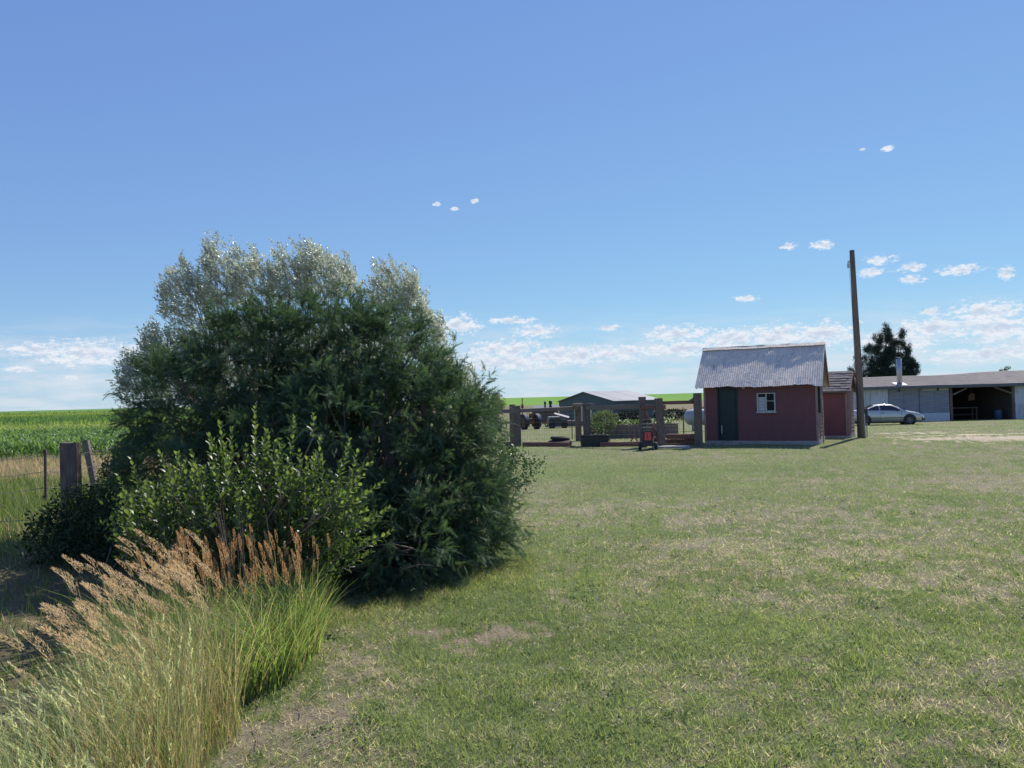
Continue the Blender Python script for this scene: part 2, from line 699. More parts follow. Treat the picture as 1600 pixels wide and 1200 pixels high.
surf('shaded_green_paint', (0.010, 0.026, 0.028), (0.016, 0.034, 0.036), 3, rough=.55, bump=.15)  # green door paint darkened so the door reads as a shaded opening
surf('white_paint', (0.50, 0.50, 0.48), (0.40, 0.39, 0.37), 8, rough=.6, bump=.15, c3=(.5, .47, .42))
surf('concrete', (0.38, 0.36, 0.33), (0.30, 0.28, 0.26), 5, rough=.95, bump=.5, bdist=.006, c3=(.22, .2, .18))
surf('galvanised', (0.60, 0.49, 0.39), (0.90, 0.77, 0.63), 14, (2.0, .8, .8), .6, metal=.05, bump=.8, bscale=12, bdist=.012, c3=(.42, .35, .33), s3=3.2, lo=.3, hi=.7)
surf('galvanised_plain', (0.50, 0.50, 0.50), (0.40, 0.40, 0.41), 6, (1, 1, .3), .4, metal=.7, bump=.1)
surf('shingle', (0.105, 0.095, 0.095), (0.19, 0.175, 0.17), 7, (1, 1, 1), .95, bump=.6, bscale=120, bdist=.004, c3=(.24, .21, .20), s3=5)
surf('tan_shingle', (0.27, 0.235, 0.21), (0.35, 0.31, 0.275), 3, (1, 2, 2), .95, bump=.5, bscale=60, c3=(.17, .15, .14), s3=1.2)
surf('pale_metal', (0.62, 0.63, 0.66), (0.55, 0.56, 0.59), 2, (1, 1, .5), .5, bump=.06, c3=(.36, .33, .30), s3=1.6)
surf('grey_board', (0.22, 0.23, 0.27), (0.31, 0.32, 0.36), 2, (1, 1, 5), .8, bump=.2, c3=(.15, .16, .18), s3=1)
surf('fascia', (0.10, 0.10, 0.11), (0.14, 0.14, 0.15), 4, rough=.8)
surf('dark_inside', (0.10, 0.09, 0.08), (0.14, 0.12, 0.10), 3, rough=.95)
surf('glass_dark', (0.02, 0.025, 0.03), rough=.08, bump=0, spec=.8)
surf('black_rubber', (0.018, 0.018, 0.02), (0.03, 0.03, 0.032), 8, rough=.8, bump=.2)
surf('black_plastic', (0.022, 0.024, 0.028), (0.035, 0.036, 0.04), 5, rough=.5, bump=.1)
surf('bright_red', (0.85, 0.085, 0.09), (0.78, 0.07, 0.07), 6, rough=.45, bump=.1)
surf('rust', (0.13, 0.055, 0.035), (0.21, 0.10, 0.06), 7, rough=.9, bump=.4, c3=(.08, .05, .04))
surf('steel_wire', (0.20, 0.19, 0.18), (0.14, 0.12, 0.11), 20, rough=.7, metal=.2, bump=0)
surf('post_steel', (0.06, 0.055, 0.05), (0.11, 0.08, 0.06), 9, rough=.8, bump=.1)
surf('car_silver', (0.56, 0.55, 0.50), (0.52, 0.51, 0.47), 2, rough=.28, metal=.45, bump=0, coat=.6)
surf('car_dark', (0.03, 0.032, 0.036), (0.045, 0.045, 0.05), 5, rough=.5, bump=0)
surf('alloy', (0.24, 0.24, 0.245), (0.18, 0.18, 0.18), 8, rough=.45, metal=.6, bump=0)
surf('lamp_glass', (0.75, 0.76, 0.78), rough=.15, bump=0)
surf('bark', (0.13, 0.105, 0.085), (0.22, 0.18, 0.15), 9, (3, 3, .6), .95, bump=.7, bdist=.01, c3=(.09, .07, .06))
surf('twig', (0.17, 0.12, 0.09), (0.28, 0.22, 0.17), 12, rough=.9, bump=.2)
surf('tank_white', (0.36, 0.38, 0.40), (0.30, 0.32, 0.34), 2, rough=.5, bump=0)
surf('green_metal', (0.055, 0.085, 0.095), (0.065, 0.095, 0.105), 1, (1, 1, .3), .6, bump=.05)
surf('barn_roof', (0.25, 0.25, 0.275), (0.20, 0.20, 0.225), .4, (1, .2, 1), .65, metal=.0, bump=.05)
surf('brown_board', (0.17, 0.14, 0.125), (0.24, 0.20, 0.18), 3, (6, 6, .6), .9, bump=.3)
surf('blue_barrel', (0.05, 0.09, 0.16), (0.06, 0.11, 0.19), 3, rough=.5, bump=0)
surf('needle', (0.03, 0.055, 0.035), (0.05, 0.08, 0.045), 3, rough=.8, bump=0)

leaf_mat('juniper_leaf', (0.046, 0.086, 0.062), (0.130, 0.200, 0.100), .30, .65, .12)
leaf_mat('silver_leaf', (0.20, 0.23, 0.17), (0.78, 0.78, 0.68), .42, .28, 1.0, tcol=(1.1, 1.15, .95))
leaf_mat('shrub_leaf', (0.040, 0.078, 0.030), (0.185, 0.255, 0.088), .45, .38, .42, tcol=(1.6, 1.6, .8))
leaf_mat('vine_leaf', (0.035, 0.080, 0.035), (0.075, 0.135, 0.045), .30, .45, .4)
leaf_mat('corn_leaf', None, None, .42, .45, .3, colour_attr=True)
leaf_mat('shaded_vine_leaf', (0.025, 0.045, 0.028), (0.060, 0.095, 0.042), .25, .6, .15)  # vine leaf colour lowered to hold the shadow of juniper and tree
leaf_mat('grass_blade', None, None, .48, .5, .35, tcol=(1.75, 1.75, 1.2), colour_attr=True)
leaf_mat('seed_husk', (0.34, 0.21, 0.125), (0.58, 0.43, 0.29), .35, .6, .3, tcol=(1.1, 1.0, .9))
leaf_mat('pine_needle', (0.020, 0.034, 0.028), (0.038, 0.058, 0.040), .10, .6, .3)
leaf_mat('pale_leaf', (0.10, 0.14, 0.07), (0.20, 0.23, 0.11), .3, .5, .3)
leaf_mat('flower_petal', (0.70, 0.70, 0.66), (0.80, 0.78, 0.74), .3, .5, .3)

# ground material
gm, t, o = new_mat('earth')
p = t.nodes.new('ShaderNodeBsdfPrincipled')
c = tattr(t, 'bcol')
c = tmix(t, tramp(t, tnoise(t, 22, 6, .7), .3, .7), tmix(t, 1.0, c, (.62, .62, .62), 'MULTIPLY'), tmix(t, 1.0, c, (1.25, 1.22, 1.2), 'MULTIPLY'))
c = tmix(t, tramp(t, tnoise(t, .9, 8, .75), .35, .65), tmix(t, 1.0, c, (.86, .88, .84), 'MULTIPLY'), tmix(t, 1.0, c, (1.12, 1.1, 1.1), 'MULTIPLY'))
set_in(t, p.inputs['Base Color'], c)
p.inputs['Roughness'].default_value = 1
p.inputs['Specular IOR Level'].default_value = .15
b = t.nodes.new('ShaderNodeBump')
b.inputs['Strength'].default_value = .9
b.inputs['Distance'].default_value = .03
t.links.new(tnoise(t, 45, 6, .8), b.inputs['Height'])
t.links.new(b.outputs[0], p.inputs['Normal'])
t.links.new(p.outputs[0], o.inputs[0])

# ================================================================== GROUND
ang = np.concatenate([np.linspace(-44, 44, 440), np.linspace(44, 316, 90)[1:-1]])
ang = np.radians(ang)
rad = np.concatenate([[0.02], np.geomspace(0.8, 60, 210), np.geomspace(60, 3800, 90)[1:]])
AG, RD = np.meshgrid(ang, rad)
gx, gy = np.sin(AG) * RD, np.cos(AG) * RD
gz = T(gx.ravel(), gy.ravel())
# behind the camera the land stays level and drops at the far rim
Vg = np.stack([gx.ravel(), gy.ravel(), gz - np.where(gy.ravel() < 0, sst(800, 3800, RD.ravel()) * 40, 0)], 1)
na, nr = len(ang), len(rad)
ii, jj = np.meshgrid(np.arange(nr - 1), np.arange(na), indexing='ij')
j2 = (jj + 1) % na
Fg = np.stack([ii * na + jj, (ii + 1) * na + jj, (ii + 1) * na + j2, ii * na + j2], -1).reshape(-1, 4)
Fg = Fg[:, ::-1]
me = np_mesh('ground', Vg, Fg, colour=ground_colour(Vg[:, 0], Vg[:, 1]), smooth=True)
tag(link_mesh('ground', me, gm), 'mown yard grass with dry patches running out to farm fields', None, None, 'structure')

# ================================================================== RED SHED
SX, SY = 6.92, 27.6
sz = Tz(8.6, 26.8)
shed = thing('red_shed', 'small red shed with rusty corrugated metal roof and white framed window', 'shed', (SX, SY, sz), R(-26.6))
W, D, EH, RH = 3.72, 2.5, 2.22, 3.42
# front wall with openings
dx0, dx1, dz1 = .42, 1.14, 2.08
wx0, wx1, wz0, wz1 = 1.80, 2.40, 1.13, 1.78
m = MB()
m.box(0, dx0, 0, .10, .12, EH).box(dx0, dx1, 0, .10, dz1, EH).box(dx1, wx0, 0, .10, .12, EH).box(wx1, W, 0, .10, .12, EH)
m.box(wx0, wx1, 0, .10, .12, wz0).box(wx0, wx1, 0, .10, wz1, EH)
m.build('front_wall', MAT['red_paint'], shed)
MB().box(0, W, D - .1, D, .12, EH).build('back_wall', MAT['red_paint'], shed)
for sgn, xx in ((-1, 0), (1, W)):
    # gable walls clad in lapped boards
    m = MB()
    x0, x1 = (xx, xx + .08) if sgn < 0 else (xx - .08, xx)
    m.prism_x([(.1, .12), (D - .1, .12), (D - .1, EH), (D / 2, RH - .1), (.1, EH)], x0, x1)
    m.build('gable_wall', MAT['red_paint'], shed)
    m = MB()
    z = .14
    while z < RH - .25:
        hw = D / 2 if z < EH - .1 else D / 2 * (1 - (z - EH + .1) / (RH - EH))
        y0, y1 = D / 2 - hw + .03, D / 2 + hw - .03
        if sgn > 0:
            m.add([(W, y0, z), (W + .028, y0, z), (W + .008, y0, z + .125), (W, y0, z + .125), (W, y1, z), (W + .028, y1, z), (W + .008, y1, z + .125), (W, y1, z + .125)],
                  [(0, 1, 2, 3), (4, 7, 6, 5), (1, 5, 6, 2), (0, 4, 5, 1), (2, 6, 7, 3)])
        else:
            m.add([(0, y0, z), (-.028, y0, z), (-.008, y0, z + .125), (0, y0, z + .125), (0, y1, z), (-.028, y1, z), (-.008, y1, z + .125), (0, y1, z + .125)],
                  [(3, 2, 1, 0), (5, 6, 7, 4), (2, 6, 5, 1), (1, 5, 4, 0), (3, 7, 6, 2)])
        z += .127
    s_ = m.build('lap_siding', MAT['red_paint_worn'], shed)
    s_['kind'] = 'stuff'
    MB().box(xx - .05 * (sgn < 0) - (.0 if sgn < 0 else .02), xx + .05 * (sgn > 0) + (.0 if sgn > 0 else .02), -.022, .03, .12, EH - .03).build('corner_trim', MAT['trim_brown'], shed)
MB().box(-.04, W + .04, -.05, D + .05, -.15, .12).build('foundation', MAT['concrete'], shed)
MB().box(dx0 - .06, dx1 + .06, -.30, -.052, -.12, .075).build('door_step', MAT['concrete'], shed)
MB().box(.1, W - .1, .1, D - .1, .1, .13).build('inner_floor', MAT['dark_inside'], shed)
d_ = MB().box(dx0 + .05, dx1 - .05, .045, .085, .14, dz1 - .045)
d_ = d_.build('door', MAT['shaded_green_paint'], shed)
MB().box(dx0 + .10, dx1 - .10, .028, .044, .25, .95).build('door_panel', MAT['shaded_green_paint'], d_)
MB().box(dx0 + .10, dx1 - .10, .028, .044, 1.1, 1.92).build('door_panel', MAT['shaded_green_paint'], d_)
MB().box(dx0 + .12, dx0 + .15, .006, .026, .38, .66).build('pale_strip', MAT['white_paint'], d_)  # added pale strip, standing in for something inside the doorway
m = MB().box(dx0, dx0 + .048, -.012, .09, .121, dz1).box(dx1 - .048, dx1, -.012, .09, .121, dz1).box(dx0 + .048, dx1 - .048, -.012, .09, dz1 - .043, dz1)
m.build('door_frame', MAT['shaded_green_paint'], shed)
wn = MB()
fr = .035
wn.box(wx0 - .01, wx0 + fr, -.025, .06, wz0 - .0, wz1).box(wx1 - fr, wx1 + .01, -.025, .06, wz0, wz1)
wn.box(wx0 + fr, wx1 - fr, -.025, .06, wz0, wz0 + fr).box(wx0 + fr, wx1 - fr, -.025, .06, wz1 - fr, wz1)
wn = wn.build('window', MAT['white_paint'], shed)
xm = (wx0 + wx1) / 2
MB().box(xm - .02, xm + .02, -.02, .05, wz0 + fr, wz1 - fr).build('mullion', MAT['white_paint'], wn)
MB().box(xm + .02, wx1 - fr, -.012, .04, (wz0 + wz1) / 2 + .03, (wz0 + wz1) / 2 + .055).build('glazing_bar', MAT['white_paint'], wn)
MB().box(wx0 - .04, wx1 + .04, -.055, -.0255, wz0 - .045, wz0 - .0).build('sill', MAT['white_paint'], wn)
MB().box(xm + .021, wx1 - fr, .052, .058, wz0 + fr, wz1 - fr).build('pane', MAT['glass_dark'], wn)
m = MB()
for k in range(9):
    z = wz0 + fr + .012 + k * .052
    m.box(wx0 + fr, xm - .021, .03, .05, z, z + .043)
m.build('slatted_cover', MAT['pale_metal'], wn)
MB().box(wx0 + fr, xm - .021, .052, .058, wz0 + fr, wz1 - fr).build('pane', MAT['glass_dark'], wn)
m = MB().box(1.30, 1.42, -.10, -.001, 1.98, 2.03).box(1.33, 1.39, -.06, -.001, 1.94, 1.979)
m.build('wall_lamp', MAT['white_paint'], shed)
# conduit on the sunny gable end
m = MB().tube([(W + .05, .62, 2.35), (W + .05, .62, 2.0), (W + .06, .70, 1.75), (W + .10, .86, 1.55), (W + .12, .92, 1.3), (W + .12, .92, -.05)], .02, 7)
m.build('conduit', MAT['galvanised_plain'], shed, smooth=True)
m = MB().box(W + .03, W + .11, .36, .50, 1.05, 1.95)
m.build('meter_box', MAT['black_plastic'], shed)

# corrugated roof sheets
ov, gx0, gx1 = .28, -.30, W + .24
hyp = math.hypot(D / 2 + ov, (RH - EH) * (D / 2 + ov) / (D / 2))


def roof_sheet(x0, x1, front, z_up, sag):
    nx = int((x1 - x0) / .0185)
    ny = 6
    vs, fs = [], []
    s_ = -1 if front else 1
    slope = (RH - EH) / (D / 2)
    end = random.uniform(-.03, .03)
    for j in range(ny + 1):
        for i in range(nx + 1):
            x = x0 + (x1 - x0) * i / nx
            tt = j / ny
            yy = (D / 2 + ov + end) * tt
            z = RH + .05 - slope * yy + z_up + .006 * math.sin(x / .074 * 2 * math.pi)
            z += sag * math.sin(tt * math.pi) + .012 * math.sin(x * 3.1 + tt * 5) + .004 * math.sin(x * 17 + j * 2.1)
            if tt > .95:
                z += .007 * math.sin(x * 9.3) + .004 * math.sin(x * 31)
            vs.append((x, D / 2 + s_ * yy, z))
    for j in range(ny):
        for i in range(nx):
            a = j * (nx + 1) + i
            q = (a, a + 1, a + nx + 2, a + nx + 1)
            fs.append(q if s_ > 0 else q[::-1])
    return MB().add(vs, fs)


for front in (True, False):
    x = gx0
    k = 0
    while x < gx1 - .1:
        x2 = min(x + .66, gx1)
        rs = roof_sheet(x, min(x2 + .05, gx1), front, .006 * (k % 2), random.uniform(-.012, .004)).build('roof_sheet', MAT['galvanised'], shed)
        x = x2
        k += 1
m = MB()
for s_ in (-1, 1):
    nseg = 14
    vs, fs = [], []
    for i in range(nseg + 1):
        x = gx0 - .01 + (gx1 - gx0 + .02) * i / nseg
        dz = random.uniform(-.012, .012)
        for yy, zz in ((0, RH + .098), (.13, RH - .005)):
            vs.append((x, D / 2 + s_ * yy, zz + dz))
    for i in range(nseg):
        a = i * 2
        q = (a, a + 1, a + 3, a + 2)
        fs.append(q if s_ < 0 else q[::-1])
    m.add(vs, fs)
m.build('ridge_cap', MAT['galvanised'], shed)
for xx in (gx0 + .015, gx1 - .045):
    m = MB()
    sl_ = (RH - EH) / (D / 2)
    for s_ in (-1, 1):
        a, b = (D / 2, RH + .01), (D / 2 + s_ * (D / 2 + ov - .10), RH + .01 - sl_ * (D / 2 + ov - .10))
        m.prism_x([(a[0], a[1]), (b[0], b[1]), (b[0] + .06, b[1] - .08), (a[0], a[1] - .17)] if s_ < 0 else
                  [(b[0], b[1]), (a[0], a[1]), (a[0], a[1] - .17), (b[0] - .06, b[1] - .08)], xx, xx + .03)
    m.build('barge_board', MAT['red_paint'], shed)

# ================================================================== SECOND RED SHED
s2x, s2y = 12.95, 29.75
sh2 = thing('shingled_shed', 'smaller red shed with grey shingle roof half behind the metal roofed shed', 'shed', (s2x, s2y, Tz(s2x, s2y)), R(-30))
W2, D2, E2, R2 = 2.5, 2.1, 1.92, 2.62
MB().box(-W2, -.0, 0, .1, .1, E2).build('front_wall', MAT['red_paint'], sh2)
MB().box(-W2, -.0, D2 - .1, D2, .1, E2).build('back_wall', MAT['red_paint'], sh2)
for x0 in (-W2, -.1):
    MB().prism_x([(.1, .1), (D2 - .1, .1), (D2 - .1, E2), (D2 / 2, R2 - .08), (.1, E2)], x0, x0 + .1).build('gable_wall', MAT['red_paint_worn'], sh2)
m = MB()
z = .12
while z < E2 - .1:
    m.add([(0, .02, z), (.028, .02, z), (.008, .02, z + .15), (0, .02, z + .15), (0, D2 - .02, z), (.028, D2 - .02, z), (.008, D2 - .02, z + .15), (0, D2 - .02, z + .15)],
          [(0, 1, 2, 3), (4, 7, 6, 5), (1, 5, 6, 2), (0, 4, 5, 1), (2, 6, 7, 3)])
    z += .152
m.build('lap_siding', MAT['red_paint_worn'], sh2)['kind'] = 'stuff'
MB().box(-.06, .0, -.02, -.001, .1, E2).build('corner_trim', MAT['trim_brown'], sh2)
MB().box(-W2 - .03, .03, -.04, D2 + .03, -.15, .1).build('foundation', MAT['concrete'], sh2)
sl2 = (R2 - E2) / (D2 / 2)
ov2 = .14
for s_ in (-1, 1):
    a, b = (D2 / 2, R2), (D2 / 2 + s_ * (D2 / 2 + ov2), R2 - sl2 * (D2 / 2 + ov2))
    MB().prism_x([(a[0], a[1] + .01), (b[0], b[1] + .01), (b[0], b[1] - .05), (a[0], a[1] - .05)] if s_ < 0 else
                 [(b[0], b[1] + .01), (a[0], a[1] + .01), (a[0], a[1] - .05), (b[0], b[1] - .05)], -W2 - .1, .12).build('roof_deck', MAT['fascia'], sh2)
    m = MB()
    rows = 8
    L = math.hypot(b[0] - a[0], b[1] - a[1])
    for r_ in range(rows):
        x = -W2 - .12 - random.uniform(0, .12)
        t0, t1 = r_ / rows, (r_ + 1.12) / rows
        while x < .12:
            x2 = min(x + random.uniform(.14, .32), .13)
            x1 = max(x, -W2 - .12)
            if x2 - x1 > .03:
                lift = random.uniform(.016, .032)
                ya, yb = a[0] + (b[0] - a[0]) * t0, a[0] + (b[0] - a[0]) * min(t1 + random.uniform(-.01, .01), 1.03)
                za, zb = a[1] + (b[1] - a[1]) * t0 + .012, a[1] + (b[1] - a[1]) * t1 + .012 + lift
                q = [(x1, ya, za), (x2 - .008, ya, za), (x2 - .008, yb, zb), (x1, yb, zb), (x1, yb, zb - .02), (x2 - .008, yb, zb - .02)]
                m.add(q, [(0, 1, 2, 3) if s_ > 0 else (3, 2, 1, 0), (3, 2, 5, 4) if s_ > 0 else (4, 5, 2, 3)])
            x = x2
    m.build('shingles', MAT['shingle'], sh2)['kind'] = 'stuff'
m = MB()
for s_ in (-1, 1):
    a, b = (D2 / 2, R2), (D2 / 2 + s_ * (D2 / 2 + ov2), R2 - sl2 * (D2 / 2 + ov2))
    m.prism_x([(a[0], a[1]), (b[0], b[1]), (b[0], b[1] - .13), (a[0], a[1] - .13)] if s_ < 0 else
              [(b[0], b[1]), (a[0], a[1]), (a[0], a[1] - .13), (b[0], b[1] - .13)], .122, .145)
m.build('barge_board', MAT['red_paint'], sh2)

# ================================================================== UTILITY POLE
pb = G(1342, 681)
pb = Vector((pb[0] + .10, pb[1], Tz(pb[0], pb[1])))
pole = thing('utility_pole', 'tall bare wooden utility pole beside the shingled red shed', 'pole', pb)
top = Vector((A(1332, 391, pb.y - .1)))
tl = top - pb
pts = [Vector((0, 0, -.3))] + [tl * q + Vector((.02 * math.sin(q * 5), 0, 0)) for q in (.1, .3, .5, .7, .9, 1.0)]
MB().tube(pts, [.155, .148, .135, .122, .11, .10, .095], 14).build('shaft', MAT['pole_wood'], pole, smooth=True)
MB().box(.125, .24, -.09, .09, .55, 1.15).build('meter_box', MAT['black_plastic'], pole)
MB().tube([(.2, -.06, .56), (.2, -.06, -.1)], .022, 6).build('conduit', MAT['galvanised_plain'], pole)
m = MB().tube([tl * .935 + Vector((-.12, 0, 0)), tl * .945 + Vector((-.2, -.02, -.02)), tl * .93 + Vector((-.21, -.02, -.05))], .03, 6)
m.cyl(tl * .92 + Vector((-.2, -.02, -.02)), (0, 0, 1), .05, .16, 8)
m.build('insulator', MAT['galvanised_plain'], pole)
MB().tube([tl * 1.0 + Vector((-.1, -.03, 0)), tl * .9 + Vector((-.19, -.05, 0)), tl * .7 + Vector((-.155, -.06, 0)), tl * .3 + Vector((-.17, -.08, 0)), (-.17, -.1, 0)], .006, 4).build('ground_wire', MAT['steel_wire'], pole)
sb = G(1352, 681)
m = MB().beam((sb[0], sb[1], Tz(sb[0], sb[1]) - .1), (sb[0] - .02, sb[1], Tz(sb[0], sb[1]) + .92), .05, .05)
tag(m.build('wooden_stake', MAT['white_paint']), 'thin pale stake standing just right of the utility pole', 'stake')

# ================================================================== LONG BUILDING
BY = 58.0
bz = Tz(32, BY)
xl, xr = A(1300, 600, BY)[0], A(1730, 600, BY)[0]
bld = thing('long_farm_building', 'long low farm building with pale metal walls and open bay', 'building', (0, BY, bz))


def BX(px):
    return float(A(px, 600, BY)[0])


def BZ(px, py):
    return float(A(px, py, BY)[2]) - bz


EB = BZ(1480, 602.3)
base = -.2
# corrugated pale walls


def ribbed(m, x0, x1, z0, z1, y=0.0, pitch=.3):
    x = x0
    while x < x1 - .01:
        x2 = min(x + pitch, x1)
        m.box(x + .012, x2 - .012, y - .02, y + .0, z0, z1)
        x = x2
    m.box(x0, x1, y + .0005, y + .05, z0, z1)


x_a, x_b, x_c, x_d, x_e = BX(1387), BX(1436), BX(1484), BX(1585), xr
for (x0, x1) in ((xl, x_a), (x_d, x_e)):
    x = x0
    while x < x1 - .05:
        x2 = min(x + .95, x1)
        m = MB()
        ribbed(m, x, x2 - .006, base, EB, 0, .19)
        m.build('wall_panel', MAT['pale_metal'], bld)
        x = x2
# sliding doors
for (x0, x1, st, low) in ((x_a + .04, x_b - .02, .35, False), (x_b + .02, x_c - .05, .62, True)):
    dr_ = MB().box(x0, x1, .06, .12, base + .1, EB - .1).build('sliding_door', MAT['grey_board'], bld)
    n = 7
    z0 = base + .12
    if low:
        MB().box(x0 + .10, x1 - .02, .03, .058, base + .12, base + .82).build('lower_panel', MAT['pale_metal'], dr_)
        z0 = base + .84
    hz = (EB - .25 - z0) / 3
    for k in range(3):
        for h in range(2):
            xa = x0 + .02 + (x1 - x0 - .04) * h / 2
            xb = x0 + .02 + (x1 - x0 - .04) * (h + 1) / 2
            MB().box(xa + .01, xb - .01, .035 + .008 * ((k + h) % 2), .059, z0 + hz * k + .012, z0 + hz * (k + 1) - .012).build('door_board', MAT['grey_board'], dr_)
    MB().box(x0 + (x1 - x0) * (.28 if not low else .1), x1 - .06, .025, .058, EB - .24 - (.12 if low else 0), EB - .11).build('top_strip', MAT['white_paint'], dr_)
    xm = x0 + (x1 - x0) * st
    MB().box(xm - .06, xm + .06, -.02, .024, EB - .36, EB - .06).build('track_hanger', MAT['car_dark'], dr_)
MB().box(x_a - .1, x_c + .05, -.05, .0, EB - .10, EB - .02).build('door_track', MAT['fascia'], bld)
# open bay
for x0 in (x_c, x_d - .2):
    MB().box(x0, x0 + .18, .02, .2, base, EB).build('bay_post', MAT['weathered_timber'], bld)
MB().box(x_c + .18, x_d - .2, .03, .18, EB - .2, EB - .01).build('bay_header', MAT['weathered_timber'], bld)
MB().beam((x_c + .2, .1, EB - .72), (x_c + 1.3, .1, EB - .22), .1, .22, (0, 1, 0)).build('knee_brace', MAT['rail_timber'], bld)
MB().beam((x_d - .22, .1, EB - .72), (x_d - 1.5, .1, EB - .22), .1, .22, (0, 1, 0)).build('knee_brace', MAT['rail_timber'], bld)
BD = 9.0
MB().box(xl, xr, BD, BD + .15, base, EB).build('back_wall', MAT['dark_inside'], bld)
MB().box(xl - .1, xl, .055, BD, base, EB).build('end_wall', MAT['pale_metal'], bld)
MB().box(xr, xr + .1, .055, BD, base, EB).build('end_wall', MAT['pale_metal'], bld)
MB().box(x_c, x_c + .06, .3, BD, base, EB).build('inner_wall', MAT['dark_inside'], bld)
MB().box(x_d - .06, x_d, .3, BD, base, EB).build('inner_wall', MAT['dark_inside'], bld)
MB().box(xl, xr, -.02, .05, base - .4, base).build('sill_beam', MAT['concrete'], bld)
# roof: slightly sagging ridge
RB, OB = .84, .45
N = 30
for s_ in (0, 1):
    vs, fs = [], []
    for i in range(N + 1):
        x = xl - .4 + (xr - xl + .8) * i / N
        lift = .02 * math.sin(i * .7) + .26 * sst(BX(1470), BX(1680), x)
        e_ = .01 * math.sin(i * 1.3)
        if s_ == 0:
            vs += [(x, -OB, EB + .02 + e_), (x, BD / 2, EB + RB + lift), (x, -OB, EB - .06 + e_), (x, BD / 2, EB + RB + lift - .08)]
        else:
            vs += [(x, BD + OB, EB + .02), (x, BD / 2, EB + RB + lift), (x, BD + OB, EB - .06), (x, BD / 2, EB + RB + lift - .08)]
    for i in range(N):
        a = i * 4
        q1, q2, q3 = (a, a + 4, a + 5, a + 1), (a + 2, a + 3, a + 7, a + 6), (a, a + 2, a + 6, a + 4)
        if s_:
            q1, q2, q3 = q1[::-1], q2[::-1], q3[::-1]
        fs += [q1, q2, q3]
    MB().add(vs, fs).build('roof_slope', MAT['tan_shingle'], bld, smooth=False)
# shingle courses on the slope in view
m = MB()
for k in range(12):
    t0 = k / 12
    for i in range(N):
        x0 = xl - .4 + (xr - xl + .8) * i / N
        x1 = x0 + (xr - xl + .8) / N - .01

        def zz(x, tt, i):
            lift = .02 * math.sin(i * .7) + .26 * sst(BX(1470), BX(1680), x)
            e_ = .01 * math.sin(i * 1.3)
            return EB + .02 + e_ + (RB - .02 + lift - e_) * tt
        t1 = t0 + .088
        ya, yb = -OB + (BD / 2 + OB) * t0, -OB + (BD / 2 + OB) * t1
        m.add([(x0, ya, zz(x0, t0, i) + .045), (x1, ya, zz(x1, t0, i + 1) + .045), (x1, yb, zz(x1, t1, i + 1) + .012), (x0, yb, zz(x0, t1, i) + .012),
               (x0, ya, zz(x0, t0, i) + .005), (x1, ya, zz(x1, t0, i + 1) + .005)], [(0, 1, 2, 3), (4, 5, 1, 0)])
m.build('shingle_courses', MAT['tan_shingle'], bld)['kind'] = 'stuff'
m = MB()
for i in range(12):
    xa = xl - .4 + (xr - xl + .8) * i / 12
    xb = xl - .4 + (xr - xl + .8) * (i + 1) / 12
    ea = -.02
    eb = -.02
    m.beam((xa, -OB - .03, EB - .07 + ea), (xb, -OB - .03, EB - .07 + eb), .05, .17)
m.build('fascia_board', MAT['fascia'], bld)
MB().box(xl, xr, -OB, -.03, EB - .10, EB - .085).build('soffit', MAT['fascia'], bld)
# stove pipe
cx = BX(1411)
cy = .5
cz = EB + .02 + (RB) * ((cy + OB) / (BD / 2 + OB))
ch = MB().tube([(cx, cy, cz - .1), (cx, cy, cz + 1.95)], .19, 14).build('stove_pipe', MAT['galvanised_plain'], bld, smooth=True)
MB().cyl((cx - .02, cy, cz + 2.06), (0.12, 0, 1), .16, .03, 12).cyl((cx, cy, cz + 2.0), (0, 0, 1), .04, .12, 6).build('cap', MAT['galvanised_plain'], ch)
MB().add([(cx - .42, cy - .42, cz - .05), (cx + .42, cy - .42, cz - .05), (cx + .42, cy + .42, cz + .16), (cx - .42, cy + .42, cz + .16)], [(0, 1, 2, 3)]).build('flashing', MAT['white_paint'], ch)

# clutter in the bay
g = (BX(1540), BY + 3.2)
w_ = thing('workbench', 'timber workbench in the dark open bay of the long building', 'workbench', (g[0], g[1], bz + base + .2))
MB().box(-1.1, 1.1, -.35, .35, .82, .9).build('bench_top', MAT['rail_timber'], w_)
for xx in (-1.0, 1.0):
    for yy in (-.28, .28):
        MB().box(xx - .05, xx + .05, yy - .05, yy + .05, -.25, .819).build('leg', MAT['rail_timber'], w_)
MB().box(-1.0, 1.0, -.3, .3, .3, .34).build('shelf', MAT['rail_timber'], w_)
m = MB().prism([(-.25, 0), (.25, .03), (.28, .5), (.05, .6), (-.22, .42)], 0, .06)
hz_ = m.build('hanging_cloth', MAT['red_timber'])
hz_.location = (BX(1542), BY + 2.0, bz + 1.45)
tag(hz_, 'faded reddish cloth hanging high in the dark open bay', 'cloth')
m = MB().tube([(0, 0, 0), (0, 0, .62)], .02, 5)
hk = MB().tube([(-.02, 0, .6), (0, 0, 1.02)], .012, 5).build('cloth_rope', MAT['twig'], hz_)
m = MB().lathe((0, 0, 0), (0, 0, 1), [(0, .001), (0, .28), (.3, .29), (.32, .3), (.58, .29), (.6, .3), (.86, .28), (.88, .26), (.86, .24), (.86, .001)], 18)
br = m.build('steel_barrel', MAT['blue_barrel'], smooth=True)
br.location = (x_d - .75, BY + .9, bz + base + .02)
tag(br, 'blue barrel at the right edge of the open bay', 'barrel')

# ================================================================== SILVER CAR
cpos = A(1382, 661, 50.5)
cx_, cy_ = float(cpos[0]), 50.5
car = thing('parked_car', 'silver two door coupe parked in front of the long building', 'car', (cx_, cy_, Tz(cx_, cy_) + .0), R(-14))
